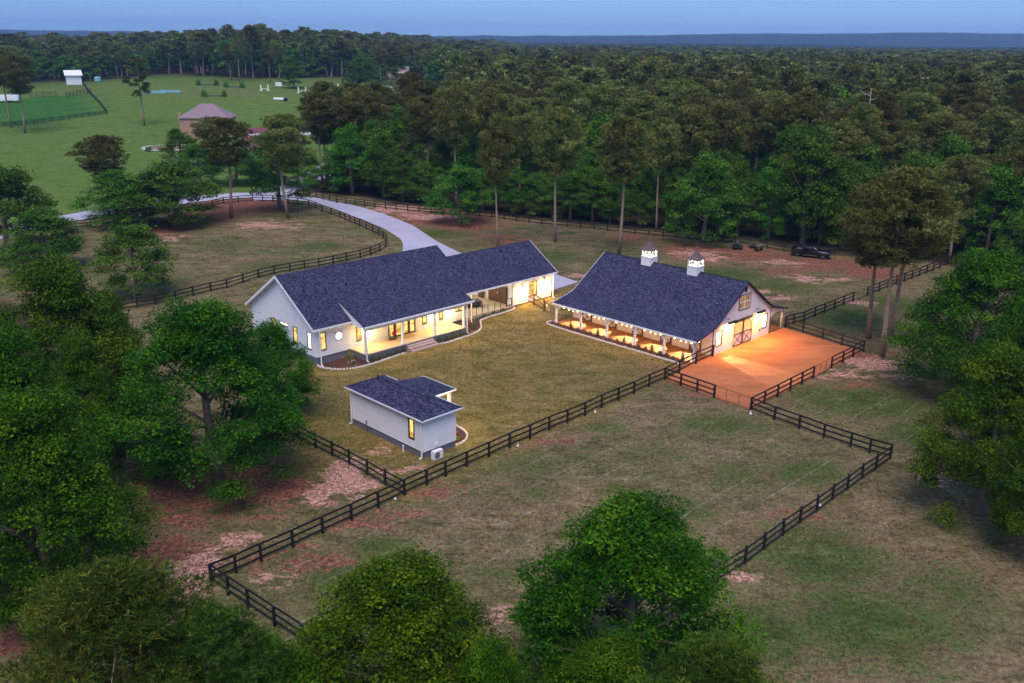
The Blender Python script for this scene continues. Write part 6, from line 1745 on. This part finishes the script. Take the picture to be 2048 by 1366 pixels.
# horse jumps and field things
def jump(px, py, label, kind):
    p = g(px, py); t = thing('horse_jump', label, 'jump', (p[0], p[1], gz(p[0], p[1])), rnd.uniform(-.3, .3), 'jumps on the meadow')
    k = 1.0
    if kind == 'standards':
        for s in (-1, 1): obj('standard', MB().box(s * 1.6 - .25, s * 1.6 + .25, -.25, .25, 0, 2.6).box(s * 1.6 - .6, s * 1.6 + .6, -.3, .3, 0, .3), M['trim'], t)
        obj('pole', MB().bar((-1.5, 0, .8), (1.5, 0, .8), .12), M['trim'], t)
    if kind == 'hedges':
        for s in (-1, 1): obj('hedge', shrub_mesh(int(px) + s, 1.3, 2.8, 'wood', 600, .4), None, t).location = (s * 4.2, 0, 0)
        obj('box_jump', MB().box(-3.2, 3.2, -.4, .4, 0, .7), M['olive'], t)
    if kind == 'pole':
        obj('pole', MB().bar((-2.6, 0, .6), (2.6, -1.0, .6), .6, 10), M['trim'], t); obj('end_cap', MB().bar((2.61, -1.01, .6), (3.6, -1.4, .6), .7, 10), M['blackm'], t)
    if kind == 'blue':
        obj('panel', MB().box(-4.5, 4.5, -.5, .5, 0, .9).box(-4.5, 4.5, -3, -2.6, 0, .5), M['blue'], t)
    if kind == 'box':
        obj('box_jump', MB().box(-1.6, 1.6, -.5, .5, 0, 1.8), M['trim'], t)
    return t
jump(519, 192, 'pair of white jump standards left on the meadow', 'standards')
jump(594, 195, 'pair of white jump standards below the lone rounded tree', 'standards')
jump(659, 186, 'white jump with low poles near the far lane', 'standards')
jump(547, 182, 'white box jump near the far tree line', 'box')
jump(550, 211, 'white log jump lying on the meadow', 'pole')
jump(404, 184, 'hedge-flanked jump farthest up the meadow', 'hedges')
jump(458, 187, 'hedge-flanked jump nearer the pines', 'hedges')
jump(418, 206, 'small hedge jump just above the brick house roof', 'hedges')
jump(303, 201, 'left pale blue water jump', 'blue')
jump(331, 199, 'right pale blue water jump', 'blue')
p = g(138, 188); rs = thing('run_in_shed', 'white horse run-in shed at far left by the paddock corner', 'shed', (p[0], p[1], gz(p[0], p[1])), .5)
wk = width_at(p, 24) / 2
obj('wall', MB().box(-wk, wk, -2, 2, 0, 4.4), M['trim'], rs); obj('roof', MB().add([(-wk - .6, -2.8, 4.4), (wk + .6, -2.8, 4.4), (wk + .6, 2.6, 6.6), (-wk - .6, 2.6, 6.6), (-wk - .6, -2.8, 4.2), (wk + .6, -2.8, 4.2), (wk + .6, 2.6, 6.4), (-wk - .6, 2.6, 6.4)], [(0, 1, 2, 3), (7, 6, 5, 4), (0, 4, 5, 1), (1, 5, 6, 2), (2, 6, 7, 3), (3, 7, 4, 0)]), M['trim'], rs)
p = g(185, 181); bn_ = thing('water_tank', 'blue-green tank on the meadow right of the run-in shed', 'tank', p); obj('drum', MB().lathe((0, 0, 0), [(1.5, 0), (1.6, .3), (1.6, 2.0), (1.2, 2.4)], 14), M['blue'], bn_); obj('cap', MB().lathe((0, 0, 2.4), [(.4, 0), (.4, .2)], 8), M['blackm'], bn_)
p = g(10, 226); tr_ = thing('horse_trailer', 'white-roofed horse trailer at the left edge by the emerald field', 'trailer', (p[0], p[1], gz(p[0], p[1])), .2)
obj('body', loft([(3.5, body_ring(1.1, .8, 2.2)), (3.0, body_ring(1.25, .6, 2.9)), (-3.5, body_ring(1.25, .6, 2.9))]), M['trim'], tr_)
for s in (-1, 1):
    for x in (-.6, .6): wheel(tr_, x, s * 1.2, .45, .25)
obj('hitch', MB().bar((3.5, 0, .7), (5, 0, .6), .08), M['blackm'], tr_)
# lit house in the trees near the far lane
p = g(775, 163)
lh = thing('lit_house', 'pale house with lit windows glimpsed among trees beyond the far lane', 'house', (p[0], p[1], gz(p[0], p[1])), .05)
ww = width_at(p, 56) / 2; hh = height_to(p, 152)
obj('wall', MB().box(-ww, ww, 0, 9, -1, hh), M['white'], lh); obj('roof', MB().prism([(-.8, hh), (4.5, hh + 4), (9.8, hh)], 'x', -ww - .8, ww + .8), M['mauve'], lh)
for k, x in enumerate(np.linspace(-ww * .85, ww * .85, 5)): window(lh, 'u', 0, -1, x - 1.0, x + 1.0, 1.2, 4.0, pane=M['pane'] if k % 2 else M['panehot'], frame=M['trim'])
for x in (-ww * .5, ww * .6): lamp('yard_light', (x, -2.0, 4.5), 260, (1, .85, .6), .2, lh)
# far light on the ridge
d = ray(1311, 76.5); t = 5600 / d[1]
fl = thing('ridge_mast', 'tiny bright light on the far blue ridge', 'light', (d[0] * t, 5600, 0))
zt = CAM_H + d[2] * t
obj('mast', MB().bar((0, 0, 20), (0, 0, zt), 1.0, 6), M['trim'], fl); obj('beacon', MB().lathe((0, 0, zt), [(2.5, -5), (5, 0), (5, 4), (2.5, 7)], 10), emit('beacon_glow', (1, .88, .7), 12), fl)

# ------------------------------------------------------------------ the air
HZ = MB().box(-7000, 7400, -60, 7800, -3, 150)
hz_o = obj('haze', HZ, None)
hm = bpy.data.materials.new('evening_haze'); hm.use_nodes = True
hn, hl = hm.node_tree.nodes, hm.node_tree.links; hn.clear()
ho = hn.new('ShaderNodeOutputMaterial'); pv = hn.new('ShaderNodeVolumePrincipled')
pv.inputs['Color'].default_value = (.36, .60, 1.0, 1); pv.inputs['Density'].default_value = .00013; pv.inputs['Anisotropy'].default_value = 0.0
hl.new(pv.outputs[0], ho.inputs['Volume'])
hz_o.data.materials.append(hm); tag(hz_o, kind='stuff')
